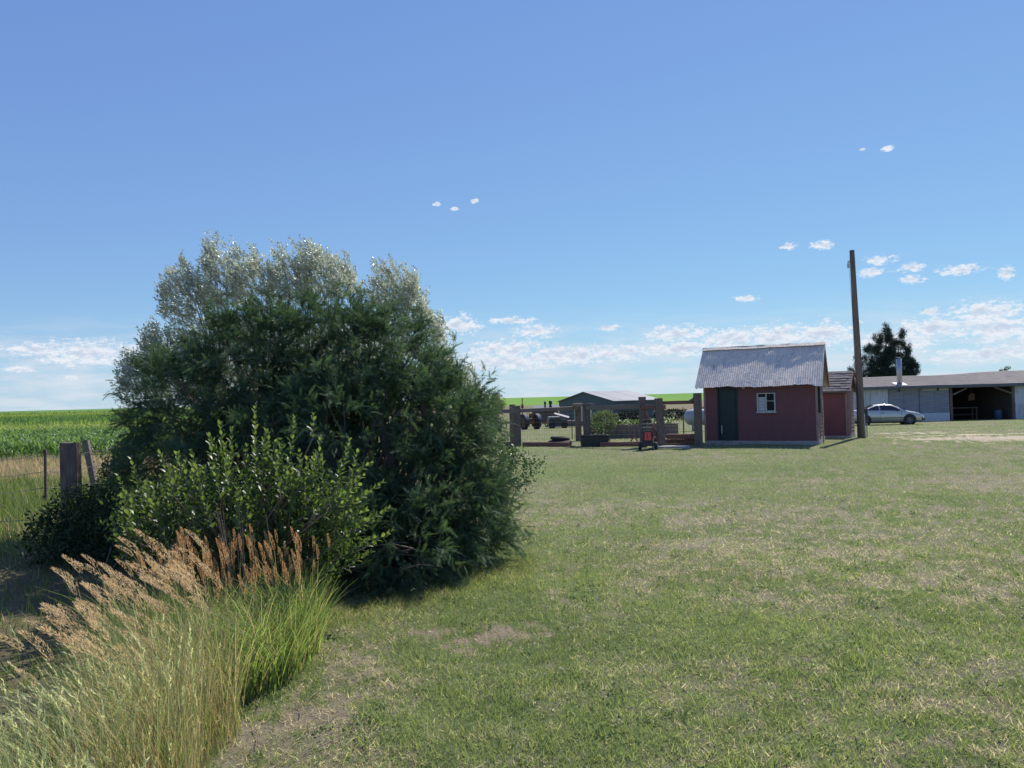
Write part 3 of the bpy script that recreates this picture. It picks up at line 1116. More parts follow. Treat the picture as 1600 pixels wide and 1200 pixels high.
# stations: x, sill z, belt z, half width, roof z, roof half width
st = [(-2.28, .42, .72, .60, .72, .50), (-2.22, .30, .92, .72, .94, .60), (-2.0, .24, .97, .80, .99, .68), (-1.55, .22, .97, .84, 1.00, .72),
      (-1.25, .22, .96, .85, 1.10, .66), (-.95, .21, .95, .85, 1.22, .60), (-.55, .21, .94, .85, 1.33, .57), (-.1, .21, .92, .85, 1.36, .57), (.3, .21, .91, .85, 1.33, .57),
      (.7, .21, .90, .85, 1.20, .60), (1.05, .21, .88, .845, 1.02, .67), (1.3, .21, .84, .84, .90, .74), (1.7, .22, .79, .82, .83, .66), (2.0, .24, .70, .76, .74, .58),
      (2.2, .30, .58, .66, .60, .48), (2.28, .38, .48, .52, .49, .38)]
vs, fs = [], []
rn = 14
for (x, z0, z1, wv, z2, w2) in st:
    mid = (z0 + z1) / 2
    ring = [(-wv * .9, z0), (-wv * .99, z0 + .08), (-wv, mid), (-wv * .985, z1 - .06), (-wv * .94, z1), (-w2 * 1.02, z2 - .03), (-w2 * .8, z2),
            (w2 * .8, z2), (w2 * 1.02, z2 - .03), (wv * .94, z1), (wv * .985, z1 - .06), (wv, mid), (wv * .99, z0 + .08), (wv * .9, z0)]
    vs += [(x, y, z) for y, z in ring]
for i in range(len(st) - 1):
    for k in range(rn):
        a, b = i * rn + k, i * rn + (k + 1) % rn
        fs.append((a, a + rn, b + rn, b)[::-1])
fs.append(tuple(range(rn)))
fs.append(tuple(reversed(range((len(st) - 1) * rn, len(st) * rn))))
body = MB().add(vs, fs).build('body', MAT['car_silver'], car, smooth=True)


def carside(x, z, sgn):
    """y of the car's side skin at (x, z)"""
    for i in range(len(st) - 1):
        if st[i][0] <= x <= st[i + 1][0]:
            u = (x - st[i][0]) / (st[i + 1][0] - st[i][0])
            q = [st[i][k] * (1 - u) + st[i + 1][k] * u for k in range(6)]
            break
    _, z0, z1, wv, z2, w2 = q
    if z <= z1 - .06:
        return sgn * wv * 1.0
    if z <= z1:
        return sgn * wv * (.985 - .045 * (z - z1 + .06) / .06)
    u = min((z - z1) / max(z2 - .03 - z1, .01), 1)
    return sgn * (wv * .94 * (1 - u) + w2 * 1.02 * u)


for sgn in (-1, 1):
    for nm, poly in (('side_window', [(-.38, .965), (.80, .925), (.62, 1.12), (.25, 1.27), (-.1, 1.30), (-.38, 1.29)]),
                     ('quarter_window', [(-1.22, .985), (-.46, .967), (-.46, 1.27), (-.62, 1.25), (-.95, 1.13)])):
        pts = [(x, carside(x, z, sgn) + sgn * .012, z) for x, z in poly]
        c_ = np.mean(pts, 0)
        pts2 = pts + [(x, y - sgn * .05, z) for x, y, z in pts]
        n = len(pts)
        f = [tuple(range(n)) if sgn < 0 else tuple(reversed(range(n)))] + [(i, (i + 1) % n, (i + 1) % n + n, i + n) for i in range(n)]
        MB().add(pts2, f).build(nm, MAT['glass_dark'], car)
    # door seam and handle, side rub strip
    for x_s in (-.42, .86):
        MB().beam((x_s, carside(x_s, .5, sgn) + sgn * .002, .30), (x_s, carside(x_s, .8, sgn) * .995, .88), .012, .012, (0, 1, 0)).build('door_seam', MAT['car_dark'], car)
    MB().beam((-.36, sgn * .845, .80), (-.16, sgn * .845, .80), .03, .035).build('door_handle', MAT['car_dark'], car)
    MB().beam((-1.0, sgn * .855, .47), (1.0, sgn * .855, .47), .02, .04).build('rub_strip', MAT['car_dark'], car)
    MB().beam((.58, sgn * .86, .97), (.72, sgn * .98, .99), .10, .12).build('mirror', MAT['car_dark'], car)
    for xw in (-1.32, 1.33):
        MB().lathe((xw, sgn * .80, .34), (0, sgn, 0), [(0.0, .001), (.0, .385), (.052, .385), (.052, .30), (.03, .001)], 24).build('wheel_arch', MAT['car_dark'], car)
        wh = MB().lathe((xw, sgn * .70, .31), (0, sgn, 0), [(0, .18), (0, .29), (.03, .31), (.15, .31), (.175, .29), (.178, .215), (.16, .20)], 26).build('wheel', MAT['black_rubber'], car, smooth=True)
        mm = MB().lathe((xw, sgn * .70, .31), (0, sgn, 0), [(.10, .2), (.165, .205), (.168, .19), (.11, .17), (.115, .001)], 24)
        for k in range(5):
            a = k * 2 * math.pi / 5
            mm.beam((xw, sgn * .855, .31), (xw + .18 * math.cos(a), sgn * .862, .31 + .18 * math.sin(a)), .05, .03, (0, 1, 0))
        mm.build('rim', MAT['alloy'], wh)
    MB().add([(2.02, sgn * .74, .66), (2.20, sgn * .60, .60), (2.245, sgn * .52, .50), (2.16, sgn * .70, .50), (2.04, sgn * .775, .54)],
             [(0, 1, 2, 3, 4) if sgn > 0 else (4, 3, 2, 1, 0)]).build('headlight', MAT['lamp_glass'], car)
    MB().box(-2.27, -2.1, sgn * .70 - .09, sgn * .70 + .02, .70, .84).build('tail_light', MAT['bright_red'], car)
ws = [(.42, -.50, 1.30), (.42, .50, 1.30), (1.14, .74, .945), (1.14, -.74, .945)]
MB().add([(x + .015, y, z + .02) for x, y, z in ws], [(0, 3, 2, 1)]).build('windscreen', MAT['glass_dark'], car)
ws = [(-.72, -.5, 1.29), (-.72, .5, 1.29), (-1.5, .66, 1.02), (-1.5, -.66, 1.02)]
MB().add([(x - .015, y, z + .03) for x, y, z in ws], [(0, 1, 2, 3)]).build('rear_window', MAT['glass_dark'], car)
MB().add([(2.10, -.74, .26), (2.32, -.50, .26), (2.32, .50, .26), (2.10, .74, .26), (2.08, -.76, .47), (2.32, -.52, .45), (2.32, .52, .45), (2.08, .76, .47)],
         [(0, 1, 5, 4), (1, 2, 6, 5), (2, 3, 7, 6), (4, 5, 6, 7), (3, 2, 1, 0)]).build('front_bumper', MAT['car_dark'], car)
MB().box(-1.0, 1.0, -.7, .7, .14, .22).build('floor_pan', MAT['car_dark'], car)

# ================================================================== TIMBER FENCE
fence = thing('timber_fence', 'old heavy timber post fence with welded wire mesh beside the red shed', 'fence', (3.5, 28.5, 0))


def gp(px, py):
    q = G(px, py)
    return float(q[0]), float(q[1]), Tz(q[0], q[1])


def fpost(px, base_y, top_y, wd, lean=0.0, Y=None):
    x, y, z = gp(px, base_y)
    if Y:
        q = A(px, base_y, Y)
        x, y = float(q[0]), Y
        z = Tz(x, y)
    zt = float(A(px, top_y, y)[2])
    MB().beam((x, y, z - .2), (x + lean, y, zt), wd, wd * .8, (0, 1, 0), .05, 5).build('post', MAT['weathered_timber'], fence, world=True)
    return Vector((x, y, z)), zt


P0 = fpost(720, 697, 640, .24)
P1 = fpost(809, 696, 634, .29)
P1b = fpost(801, 690, 632, .24, .02)
P2 = fpost(904, 678, 628, .26, 0, 34.0)
P3 = fpost(918.5, 696, 630, .27, -.03)
P4 = fpost(1005.5, 699, 620, .23, .0)
P5 = fpost(1035, 699, 622, .25, -.09)
P6 = fpost(1092, 698, 614, .25)


def rail(a, b, ya, yb, pa, pb, h=.15, wd=.12, mat='rail_timber', dy=-.1, nm='rail'):
    """a, b: posts; ya, yb photo rows at columns pa, pb"""
    A1, B1 = A(pa, ya, a.y + dy), A(pb, yb, b.y + dy)
    return MB().beam(A1, B1, wd, h, (0, 0, 1), .05, 6).build(nm, MAT[mat], fence, world=True)


rail(P0[0], P1[0], 645, 642, 700, 812)
rail(P1[0], P2[0], 642, 637, 806, 905, .15, .14, dy=.12)
rail(P2[0], P3[0], 632.5, 633, 898, 926, .13, .2, dy=-.02)
rail(P3[0], P4[0], 637.5, 634.5, 917, 1010, .16)
rail(P4[0], P5[0], 636, 636, 1002, 1040, .15, mat='red_timber')
rail(P5[0], P6[0], 629.5, 628, 1032, 1094, .12, mat='red_timber', dy=.1)
MB().beam(A(1006, 641, P4[0].y - .02), A(1033, 694, P5[0].y + .02), .10, .16, (0, 1, 0), .03, 4).build('brace', MAT['red_timber'], fence, world=True)
MB().beam(A(1076, 628, P6[0].y), A(1090, 620, P6[0].y + .02), .10, .12, (0, 1, 0)).build('brace', MAT['weathered_timber'], fence, world=True)


def mesh_panel(a, b, z0, z1):
    m = MB()
    n = max(2, int((b - a).length / .1))
    for i in range(n + 1):
        p_ = a.lerp(b, i / n)
        m.tube([(p_.x, p_.y + .05, p_.z + z0), (p_.x + .01, p_.y + .05, p_.z + z1)], .0028, 3)
    for k in range(8):
        z = z0 + (z1 - z0) * k / 7
        m.tube([(a.x, a.y + .05, a.z + z), (b.x, b.y + .05, b.z + z)], .003, 3)
    m.build('wire_mesh', MAT['steel_wire'], fence, world=True)['kind'] = 'stuff'


for a, b in ((P0, P1), (P1, P3), (P3, P4), (P5, P6)):
    mesh_panel(a[0], b[0], .12, 1.22)
# ground timbers
def gtimber(px0, y0, px1, y1, h, wd, mat, name='ground_timber', dz=0.0):
    a, b = gp(px0, y0), gp(px1, y1)
    o_ = MB().beam((a[0], a[1], a[2] + h / 2 - .01 + dz), (b[0], b[1], b[2] + h / 2 - .01 + dz), wd, h, (0, 0, 1), .06, 6).build(name, MAT[mat], fence, world=True)
    return o_


gtimber(745, 697, 800, 697, .2, .22, 'red_timber')
gtimber(818, 697, 890, 697.5, .18, .22, 'red_timber')
gtimber(938, 697.5, 1000, 697, .18, .2, 'red_timber')
gtimber(1041, 694, 1088, 694, .22, .22, 'red_timber', dz=.0)
gtimber(1043, 694.5, 1087, 694.5, .18, .2, 'red_timber', dz=.225)
for k, (px, ty, by) in enumerate(((894, 645, 679), (1068.5, 640, 678))):
    x, y, z = gp(px, by)
    zt = float(A(px, ty, y)[2])
    tag(MB().beam((x, y, z - .1), (x, y, zt), .045, .045, (0, 1, 0)).build('steel_post', MAT['post_steel']),
        ('thin dark steel post behind the middle of the timber fence', 'thin dark steel post beside the white gas tank')[k], 'post')

# dark tubs by the fence
x, y, z = gp(914, 696)
y -= .32
tb = thing('feed_bunk', 'large dark box shaped trough leaning at the fence foot around a post', 'trough', (x + .3, y - .2, Tz(x, y)))
hw, dp, hh = .52, .26, .42
m = MB()
m.add([(-hw * .92, -dp * .9, 0), (hw * .92, -dp * .9, 0), (hw * .92, dp * .9, 0), (-hw * .92, dp * .9, 0), (-hw, -dp, hh), (hw, -dp, hh), (hw, dp, hh), (-hw, dp, hh),
       (-hw + .05, -dp + .05, hh), (hw - .05, -dp + .05, hh), (hw - .05, dp - .05, hh), (-hw + .05, dp - .05, hh),
       (-hw + .08, -dp + .08, .06), (hw - .08, -dp + .08, .06), (hw - .08, dp - .08, .06), (-hw + .08, dp - .08, .06)],
      [(0, 3, 2, 1), (0, 1, 5, 4), (1, 2, 6, 5), (2, 3, 7, 6), (3, 0, 4, 7), (4, 5, 9, 8), (5, 6, 10, 9), (6, 7, 11, 10), (7, 4, 8, 11),
       (8, 9, 13, 12), (9, 10, 14, 13), (10, 11, 15, 14), (11, 8, 12, 15), (12, 13, 14, 15)])
m.build('tub', MAT['black_plastic'], tb)
MB().box(-hw - .015, hw + .015, -dp - .02, -dp - .001, hh - .05, hh).build('rim', MAT['black_rubber'], tb)
MB().box(hw + .001, hw + .03, -dp - .01, -dp + .03, 0, hh).build('corner_strip', MAT['rail_timber'], tb)
x, y, z = gp(874, 696)
tr = thing('tyre_stack', 'two worn dark tyres stacked flat on the ground left of the dark trough', 'tyre', (x, y - .1, Tz(x, y)))
MB().lathe((0, 0, 0), (0, 0, 1), [(0.02, .20), (0, .30), (.03, .37), (.10, .40), (.17, .37), (.20, .30), (.18, .20), (.10, .22), (.02, .20)], 24).build('tyre', MAT['black_rubber'], tr, smooth=True)
tr.scale = (1.2, 1.2, 1.15)
MB().lathe((.02, .03, .19), (0.08, 0, 1), [(0.02, .18), (0, .24), (.03, .30), (.07, .31), (.11, .30), (.13, .24), (.12, .18), (.07, .19), (.02, .18)], 24).build('tyre', MAT['black_rubber'], tr, smooth=True)

# small machine with a red panel
x, y, z = gp(1012, 703)
mc = thing('garden_machine', 'small black wheeled machine with bright red panel by the fence', 'machine', (x, y, z), R(-8))
MB().box(-.26, .26, -.16, .22, .12, .24).build('chassis', MAT['car_dark'], mc)
m = MB().prism([(-.19, .24), (.19, .24), (.16, .62), (-.14, .62)], -.12, .16)
m.build('housing', MAT['black_plastic'], mc)
m = MB().prism([(-.10, .32), (.12, .32), (.11, .58), (-.08, .58)], -.15, -.121)
m.build('red_panel', MAT['bright_red'], mc)
MB().box(-.02, .03, -.157, -.151, .36, .54).build('panel_rib', MAT['red_timber'], mc)
for xx in (-.25, .27):
    w2_ = MB().lathe((xx, -.12, .125), (1, 0, 0), [(-.05, .05), (-.05, .11), (-.03, .13), (.03, .13), (.05, .11), (.05, .05)], 18).build('wheel', MAT['black_rubber'], mc, smooth=True)
    MB().lathe((xx, -.12, .125), (1, 0, 0), [(-.045, .001), (-.045, .06), (.045, .06), (.045, .001)], 12).build('hub', MAT['alloy'], w2_)
for xx in (-.15, .15):
    MB().tube([(xx, .1, .5), (xx * .95, .0, .98)], .013, 6).build('handle_tube', MAT['car_dark'], mc)
for zz in (.72, .84):
    MB().box(-.18, .18, -.06, .12, zz, zz + .025).build('tray', MAT['alloy'], mc)
MB().box(-.10, .10, -.0, .12, .9, 1.0).build('top_box', MAT['black_plastic'], mc)
x, y, z = gp(988, 692)
m = MB().tube([(-.22, 0, .03), (-.1, 0, .12), (.02, 0, .30), (.08, 0, .26), (.2, 0, .06)], .028, 6).box(-.1, .2, -.05, .05, .0, .12).tube([(.02, 0, .28), (-.03, 0, .40)], .02, 5)
o_ = m.build('rusty_tool', MAT['rust'])
o_.location = (x, y - .25, z)
tag(o_, 'small rusty iron implement on the ground left of the red panelled machine', 'tool')
x, y, z = gp(1024.5, 692)
m = MB().box(-.14, .14, -.1, .1, .0, .12).cyl((0, 0, .2), (1, 0, 0), .09, .2, 10).tube([(-.14, 0, .1), (.18, 0, .05)], .02, 5)
o_ = m.build('rusty_motor', MAT['rust'])
o_.location = (x, y - .15, z)
tag(o_, 'small rusty motor on the ground right of the red panelled machine', 'motor')
x, y, z = gp(1050, 701)
m = MB().prism_x([(-.36, -.06), (.36, -.06), (.34, .035), (-.34, .045)], -.62, .62)
o_ = m.build('concrete_slab', MAT['concrete'])
o_.location = (x, y + .2, Tz(x, y) + .02)
o_.rotation_euler = (0, 0, R(-8))
tag(o_, 'pale concrete slab on the grass between the fence and red shed', 'slab')
x, y, z = gp(1083, 683)
m = MB().box(-.6, .3, -.3, .3, -.05, .22)
o_ = m.build('wooden_border', MAT['red_timber'])
o_.location = (x, y, Tz(x, y))
tag(o_, 'low reddish timber border behind the fence left of the shed', 'border')

# ================================================================== YARD BEYOND
# long wooden planter
YP = 37.0
x0, x1 = float(A(946, 675, YP)[0]), float(A(1057, 675, YP)[0])
z0 = Tz((x0 + x1) / 2, YP)
pl = thing('wooden_planter', 'long grey board raised garden bed beyond the wire fence', 'planter', ((x0 + x1) / 2, YP, z0), R(-2))
hl = (x1 - x0) / 2
n = 14
for k in range(n):
    xa, xb = -hl + 2 * hl * k / n, -hl + 2 * hl * (k + 1) / n
    MB().box(xa + .006, xb - .006, -.5 + .006 * (k % 3), -.46, -.05, .62 + random.uniform(-.015, .015)).build('board', MAT['brown_board'], pl)
MB().box(-hl, hl, .46, .5, -.05, .62).build('back_board', MAT['brown_board'], pl)
MB().box(-hl, -hl + .04, -.455, .455, -.05, .62).build('end_board', MAT['brown_board'], pl)
MB().box(hl - .04, hl, -.455, .455, -.05, .62).build('end_board', MAT['brown_board'], pl)
MB().box(-hl - .02, hl + .02, -.53, -.44, .64, .675).build('cap_board', MAT['rail_timber'], pl)
MB().box(-hl + .041, hl - .041, -.455, .455, .45, .55).build('soil', MAT['bark'], pl)

LV = np.array([(0, 0, 0), (-.5, .5, .08), (0, 1, 0), (.5, .5, .08)], float)
LF = np.array([(0, 2, 1), (0, 3, 2)])


def leafball(center, radii, n, size, mat, name, parent=None, tint=(0, 1), bottom=.02, world=True, seed=None):
    u = rvec(n)
    r = RNG.uniform(.35, 1, n) ** .6
    wob = 1 + .25 * np.sin(u[:, 0] * 7 + u[:, 2] * 5) * np.cos(u[:, 1] * 6)
    O = np.array(center) + u * np.array(radii) * (r * wob)[:, None]
    O[:, 2] = np.maximum(O[:, 2], bottom)
    F = unit(u * .8 + rvec(n) * .8 + np.array([0, 0, .4]))
    Sc = RNG.uniform(.6, 1.3, n) * size
    sc3 = np.stack([Sc * .6, Sc, Sc], 1)
    V, FF, at, _ = scatter(LV, LF, O, F, rvec(n), sc3, RNG.uniform(tint[0], tint[1], n))
    return link_mesh(name, np_mesh(name, V, FF, at), MAT[mat], parent, world)


c_ = A(985, 655, YP)
n = 500
O = np.stack([RNG.uniform(-hl + .2, hl - .1, n), RNG.uniform(-.35, .35, n), RNG.uniform(.6, .85, n)], 1)
V, FF, at, _ = scatter(LV, LF, O, rvec(n) + np.array([0, 0, .6]), rvec(n), RNG.uniform(.06, .14, n), RNG.uniform(0, .5, n))
o_ = link_mesh('bed_plants', np_mesh('bed_plants', V, FF, at), MAT['shrub_leaf'], None)
o_.location = pl.location
tag(o_, 'low green plants growing along the grey raised garden bed', 'plants', None, 'stuff')
n = 120
O = np.stack([np.concatenate([RNG.uniform(.5, 1.0, 60), RNG.uniform(hl - .55, hl - .1, 40), RNG.uniform(-.8, .2, 20)]), RNG.uniform(-.3, .3, n), RNG.uniform(.68, .9, n)], 1)
V, FF, at, _ = scatter(LV, LF, O, rvec(n) + np.array([0, -.5, .6]), rvec(n), RNG.uniform(.05, .09, n), RNG.uniform(0, 1, n))
o_ = link_mesh('white_flowers', np_mesh('white_flowers', V, FF, at), MAT['flower_petal'], None)
o_.location = pl.location
tag(o_, 'white flowers along the top of the raised garden bed', 'flowers', None, 'stuff')


def bushlet(px, py, Y, rx, ry, n, size, mat, name, label, cat='bush', rd=None, tint=(0, 1)):
    c = A(px, py, Y)
    x, y = float(c[0]), Y
    z = Tz(x, y)
    hgt = ry * Y / FPX
    r_ = rx * Y / FPX
    b_ = thing(name, label, cat, (x, y, z))
    leafball((x, y, c[2]), (r_, rd or r_, hgt), n, size, mat, 'foliage', b_, tint, z + .02)
    m = MB()
    for k in range(6):
        a = k * 1.05
        m.tube([(0, 0, -.05), (r_ * .3 * math.cos(a), r_ * .3 * math.sin(a), (c[2] - z) * .6), (r_ * .7 * math.cos(a), r_ * .7 * math.sin(a), c[2] - z + hgt * .5)], [.02, .014, .005], 5)
    m.build('stems', MAT['twig'], b_)
    return b_


bushlet(943, 658, 36.0, 20, 17, 2600, .085, 'pale_leaf', 'round_bush', 'round yellow green bush left of the grey garden bed')
bushlet(932, 671, 34.5, 13, 9, 900, .08, 'vine_leaf', 'low_bush', 'low dark green bush at the foot of the yellow green bush')
bushlet(772, 634, 40, 16, 16, 1500, .10, 'pale_leaf', 'sapling', 'thin light green sapling by the rusty stack left of the fence', 'tree')
bushlet(768, 660, 42, 16, 14, 1200, .10, 'vine_leaf', 'weedy_bush', 'weedy bush beyond the left end of the timber fence')

# propane tank
Y = 47.0
x0 = float(A(1072, 655, Y)[0])
z0 = Tz(x0 + 1, Y)
zc = float(A(1080, 652, Y)[2])
tk = thing('gas_tank', 'white horizontal gas tank half hidden behind the red shed', 'tank', (x0 + 1.4, Y, z0), R(-20))
zr = zc - z0
prof = [(-1.5, .001), (-1.48, .18), (-1.40, .34), (-1.25, .46), (-1.05, .5), (1.05, .5), (1.25, .46), (1.40, .34), (1.48, .18), (1.5, .001)]
MB().lathe((0, 0, zr), (1, 0, 0), prof, 26).build('shell', MAT['tank_white'], tk, smooth=True)
MB().cyl((0, 0, zr + .56), (0, 0, 1), .16, .2, 14).build('valve_dome', MAT['tank_white'], tk)
for xx in (-.95, .95):
    MB().box(xx - .06, xx + .06, -.3, .3, -.1, zr - .38).build('support', MAT['concrete'], tk)

# large metal barn
YB_ = 150.0


def FP(px, py, Y):
    q = A(px, py, Y)
    return Vector((float(q[0]), Y, float(q[2])))


a0 = FP(873, 622, 158)     # far left eave corner
a1 = FP(961, 630, 138)     # near eave corner
rl = FP(896, 615, 148)
bzz = -3.3
ux = Vector((a1.x - a0.x, a1.y - a0.y, 0))
GW = ux.length
ux.normalize()
barn_rz = math.atan2(ux.y, ux.x)
BLn = 9.6
barn = thing('metal_barn', 'wide low gabled metal barn in the distance beyond the fence', 'barn', (a0.x, a0.y, bzz), barn_rz)
eh = (a0.z + a1.z) / 2 - bzz - .1
rh = eh + 1.75
MB().prism([(0, -.3), (GW, -.3), (GW, eh), (GW / 2, rh), (0, eh)], 0, .1).build('gable_wall', MAT['green_metal'], barn)
MB().prism([(0, -.3), (GW, -.3), (GW, eh), (GW / 2, rh), (0, eh)], BLn, BLn + .1).build('gable_wall', MAT['green_metal'], barn)
MB().box(GW - .1, GW, .1, BLn, -.3, eh).build('side_wall', MAT['green_metal'], barn)
MB().box(0, .1, .1, BLn, -.3, eh).build('side_wall', MAT['green_metal'], barn)
for s_ in (-1, 1):
    k = 0
    yy = -.4
    while yy < BLn + .3:
        y2 = min(yy + 2.2, BLn + .4)
        e0 = (GW / 2 + s_ * (GW / 2 + .3), eh - .06)
        c0 = (GW / 2, rh + .05)
        li = .02 * (k % 2)
        vs = [(c0[0], yy, c0[1] + li), (e0[0], yy, e0[1] + li), (e0[0], y2, e0[1] + li), (c0[0], y2, c0[1] + li)]
        vs += [(a, b, c - .08) for a, b, c in vs]
        MB().add(vs, [(0, 1, 2, 3), (7, 6, 5, 4), (0, 4, 5, 1), (1, 5, 6, 2), (2, 6, 7, 3)]).build('roof_sheet', MAT['barn_roof'], barn)
        yy = y2
        k += 1
MB().box(GW * .3, GW * .62, -.05, -.001, -.2, eh * .85).build('barn_door', MAT['galvanised_plain'], barn)
# low dark shed roof left of the barn
q0, q1 = FP(832, 636, 120), FP(875, 633, 120)
ls = thing('low_open_shed', 'long low dark roofed shed left of the metal barn', 'shed', (q0.x, 120, Tz(q0.x, 120)))
L_ = q1.x - q0.x
hh_ = q0.z - Tz(q0.x, 120)
m = MB().add([(0, -.3, hh_ - .25), (L_, -.3, hh_ - .15), (L_, 5, hh_ + .25), (0, 5, hh_ + .15), (0, -.3, hh_ - .4), (L_, -.3, hh_ - .3), (L_, 5, hh_ + .1), (0, 5, hh_ + .0)],
             [(0, 1, 2, 3), (7, 6, 5, 4), (4, 5, 1, 0), (5, 6, 2, 1), (6, 7, 3, 2), (7, 4, 0, 3)])
m.build('roof', MAT['fascia'], ls)
MB().box(0, L_, 4.5, 4.6, -.2, hh_ - .1).build('back_wall', MAT['brown_board'], ls)
for k in range(4):
    MB().box(L_ * k / 3 - .08, L_ * k / 3 + .08, 0, .16, -.2, hh_ - .3).build('post', MAT['weathered_timber'], ls)


# old tractor
def tractor(px, base_py, Y, label, rz, stack=True):
    q = FP(px, base_py, Y)
    z = Tz(q.x, Y)
    t_ = thing('old_tractor', label, 'tractor', (q.x, Y, z), rz)
    MB().prism([(-.3, .55), (1.5, .6), (1.5, 1.15), (.4, 1.25), (-.3, 1.15)], -.25, .25).build('hood', MAT['rust'], t_)
    MB().prism([(-1.1, .5), (-.3, .55), (-.3, 1.0), (-1.1, .95)], -.3, .3).build('rear_axle_housing', MAT['rust'], t_)
    for s_ in (-1, 1):
        wh = MB().lathe((-.8, s_ * .62, .66), (0, 1, 0), [(-.16, .42), (-.16, .60), (-.12, .68), (.12, .68), (.16, .60), (.16, .42)], 22).build('rear_wheel', MAT['black_rubber'], t_, smooth=True)
        MB().lathe((-.8, s_ * .62, .66), (0, 1, 0), [(-.1, .001), (-.06, .2), (-.14, .42), (.14, .42), (.06, .2), (.1, .001)], 20).build('rim', MAT['rust'], wh)
        wh = MB().lathe((1.2, s_ * .5, .34), (0, 1, 0), [(-.09, .2), (-.09, .31), (-.06, .35), (.06, .35), (.09, .31), (.09, .2)], 18).build('front_wheel', MAT['black_rubber'], t_, smooth=True)
        MB().lathe((1.2, s_ * .5, .34), (0, 1, 0), [(-.05, .001), (-.07, .2), (.07, .2), (.05, .001)], 16).build('rim', MAT['rust'], wh)
        m = MB()
        pts = [(-.8 + .78 * math.cos(a), s_ * .62, .66 + .78 * math.sin(a)) for a in np.linspace(.5, 2.9, 9)]
        for i in range(8):
            m.beam(pts[i], pts[i + 1], .34, .03, (0, 1, 0)) if False else m.add(
                [(pts[i][0], pts[i][1] - .18, pts[i][2]), (pts[i + 1][0], pts[i + 1][1] - .18, pts[i + 1][2]), (pts[i + 1][0], pts[i + 1][1] + .18, pts[i + 1][2]), (pts[i][0], pts[i][1] + .18, pts[i][2])], [(0, 3, 2, 1)])
        m.build('fender', MAT['fascia'], t_)
    MB().box(-1.0, -.55, -.22, .22, 1.05, 1.15).box(-1.05, -.98, -.22, .22, 1.15, 1.45).build('seat', MAT['rust'], t_)
    MB().tube([(-.2, 0, 1.1), (-.35, 0, 1.45)], .025, 6).lathe((-.37, 0, 1.47), (-.4, 0, 1), [(-.012, .19), (0, .21), (.012, .19), (-.012, .19)], 16).build('steering_wheel', MAT['car_dark'], t_)
    if stack:
        MB().tube([(.8, 0, 1.15), (.8, 0, 2.9)], .045, 8).cyl((.8, 0, 1.9), (0, 0, 1), .12, .55, 10).box(.55, 1.05, -.03, .03, 2.2, 2.27).build('exhaust_stack', MAT['rust'], t_)
    return t_


tractor(823, 667, 70, 'old rusty tractor with pale fenders left of the fence middle', R(115))
# low dark wreck
q = FP(868, 667, 72)
wk = thing('old_truck_cab', 'dark abandoned truck cab sitting in the yard beyond the fence', 'vehicle', (q.x, 72, Tz(q.x, 72)), R(5))
MB().prism([(-.7, .35), (1.0, .35), (1.05, .75), (.45, .85), (.25, 1.05), (-.6, 1.05), (-.7, .8)], -.7, .7).build('cab', MAT['car_dark'], wk)
MB().prism([(-.5, .8), (.15, .8), (.05, 1.0), (-.45, 1.0)], -.715, -.701).build('side_window', MAT['glass_dark'], wk)
for xx in (-.4, .75):
    MB().lathe((xx, -.62, .3), (0, 1, 0), [(-.12, .001), (-.12, .28), (-.08, .33), (.08, .33), (.1, .28), (.1, .001)], 18).build('wheel', MAT['black_rubber'], wk)
MB().box(-.62, .3, -.72, .72, 1.052, 1.09).build('roof_panel', MAT['galvanised_plain'], wk)
# stack of pale boards
q = FP(888, 660, 76)
lp = thing('lumber_stack', 'stack of long weathered boards right of the truck cab', 'lumber', (q.x, 76, Tz(q.x, 76)))
for k in range(9):
    MB().box(-2.0 + random.uniform(-.3, .3), 2.0 + random.uniform(-.3, .3), -.8 + .5 * (k % 3), -.35 + .5 * (k % 3), .1 + .2 * (k // 3), .27 + .2 * (k // 3)).build('plank', MAT['rail_timber'], lp)
q = FP(880, 646, 80)
m = MB().add([(-1.0, -.5, 1.0), (.5, -.5, .55), (.7, .8, .65), (-.8, .8, 1.1), (-1.0, -.5, .95), (.5, -.5, .5), (.7, .8, .6), (-.8, .8, 1.05)],
             [(0, 1, 2, 3), (7, 6, 5, 4), (4, 5, 1, 0), (5, 6, 2, 1), (6, 7, 3, 2), (7, 4, 0, 3)])
cp = thing('small_lean_to', 'small lean-to with white tilted roof sheet left of the barn', 'lean-to', (q.x, 80, Tz(q.x, 80) ))
hq = q.z - Tz(q.x, 80)
m.v = [(a, b, c - 1.0 + hq) for a, b, c in m.v]
m.build('roof_sheet', MAT['barn_roof'], cp)
for (xx, yy, zz) in ((-.9, -.4, hq - .12), (.4, -.4, hq - .5), (.6, .7, hq - .42), (-.7, .7, hq + 0)):
    MB().box(xx - .05, xx + .05, yy - .05, yy + .05, -.1, zz).build('post', MAT['rust'], cp)
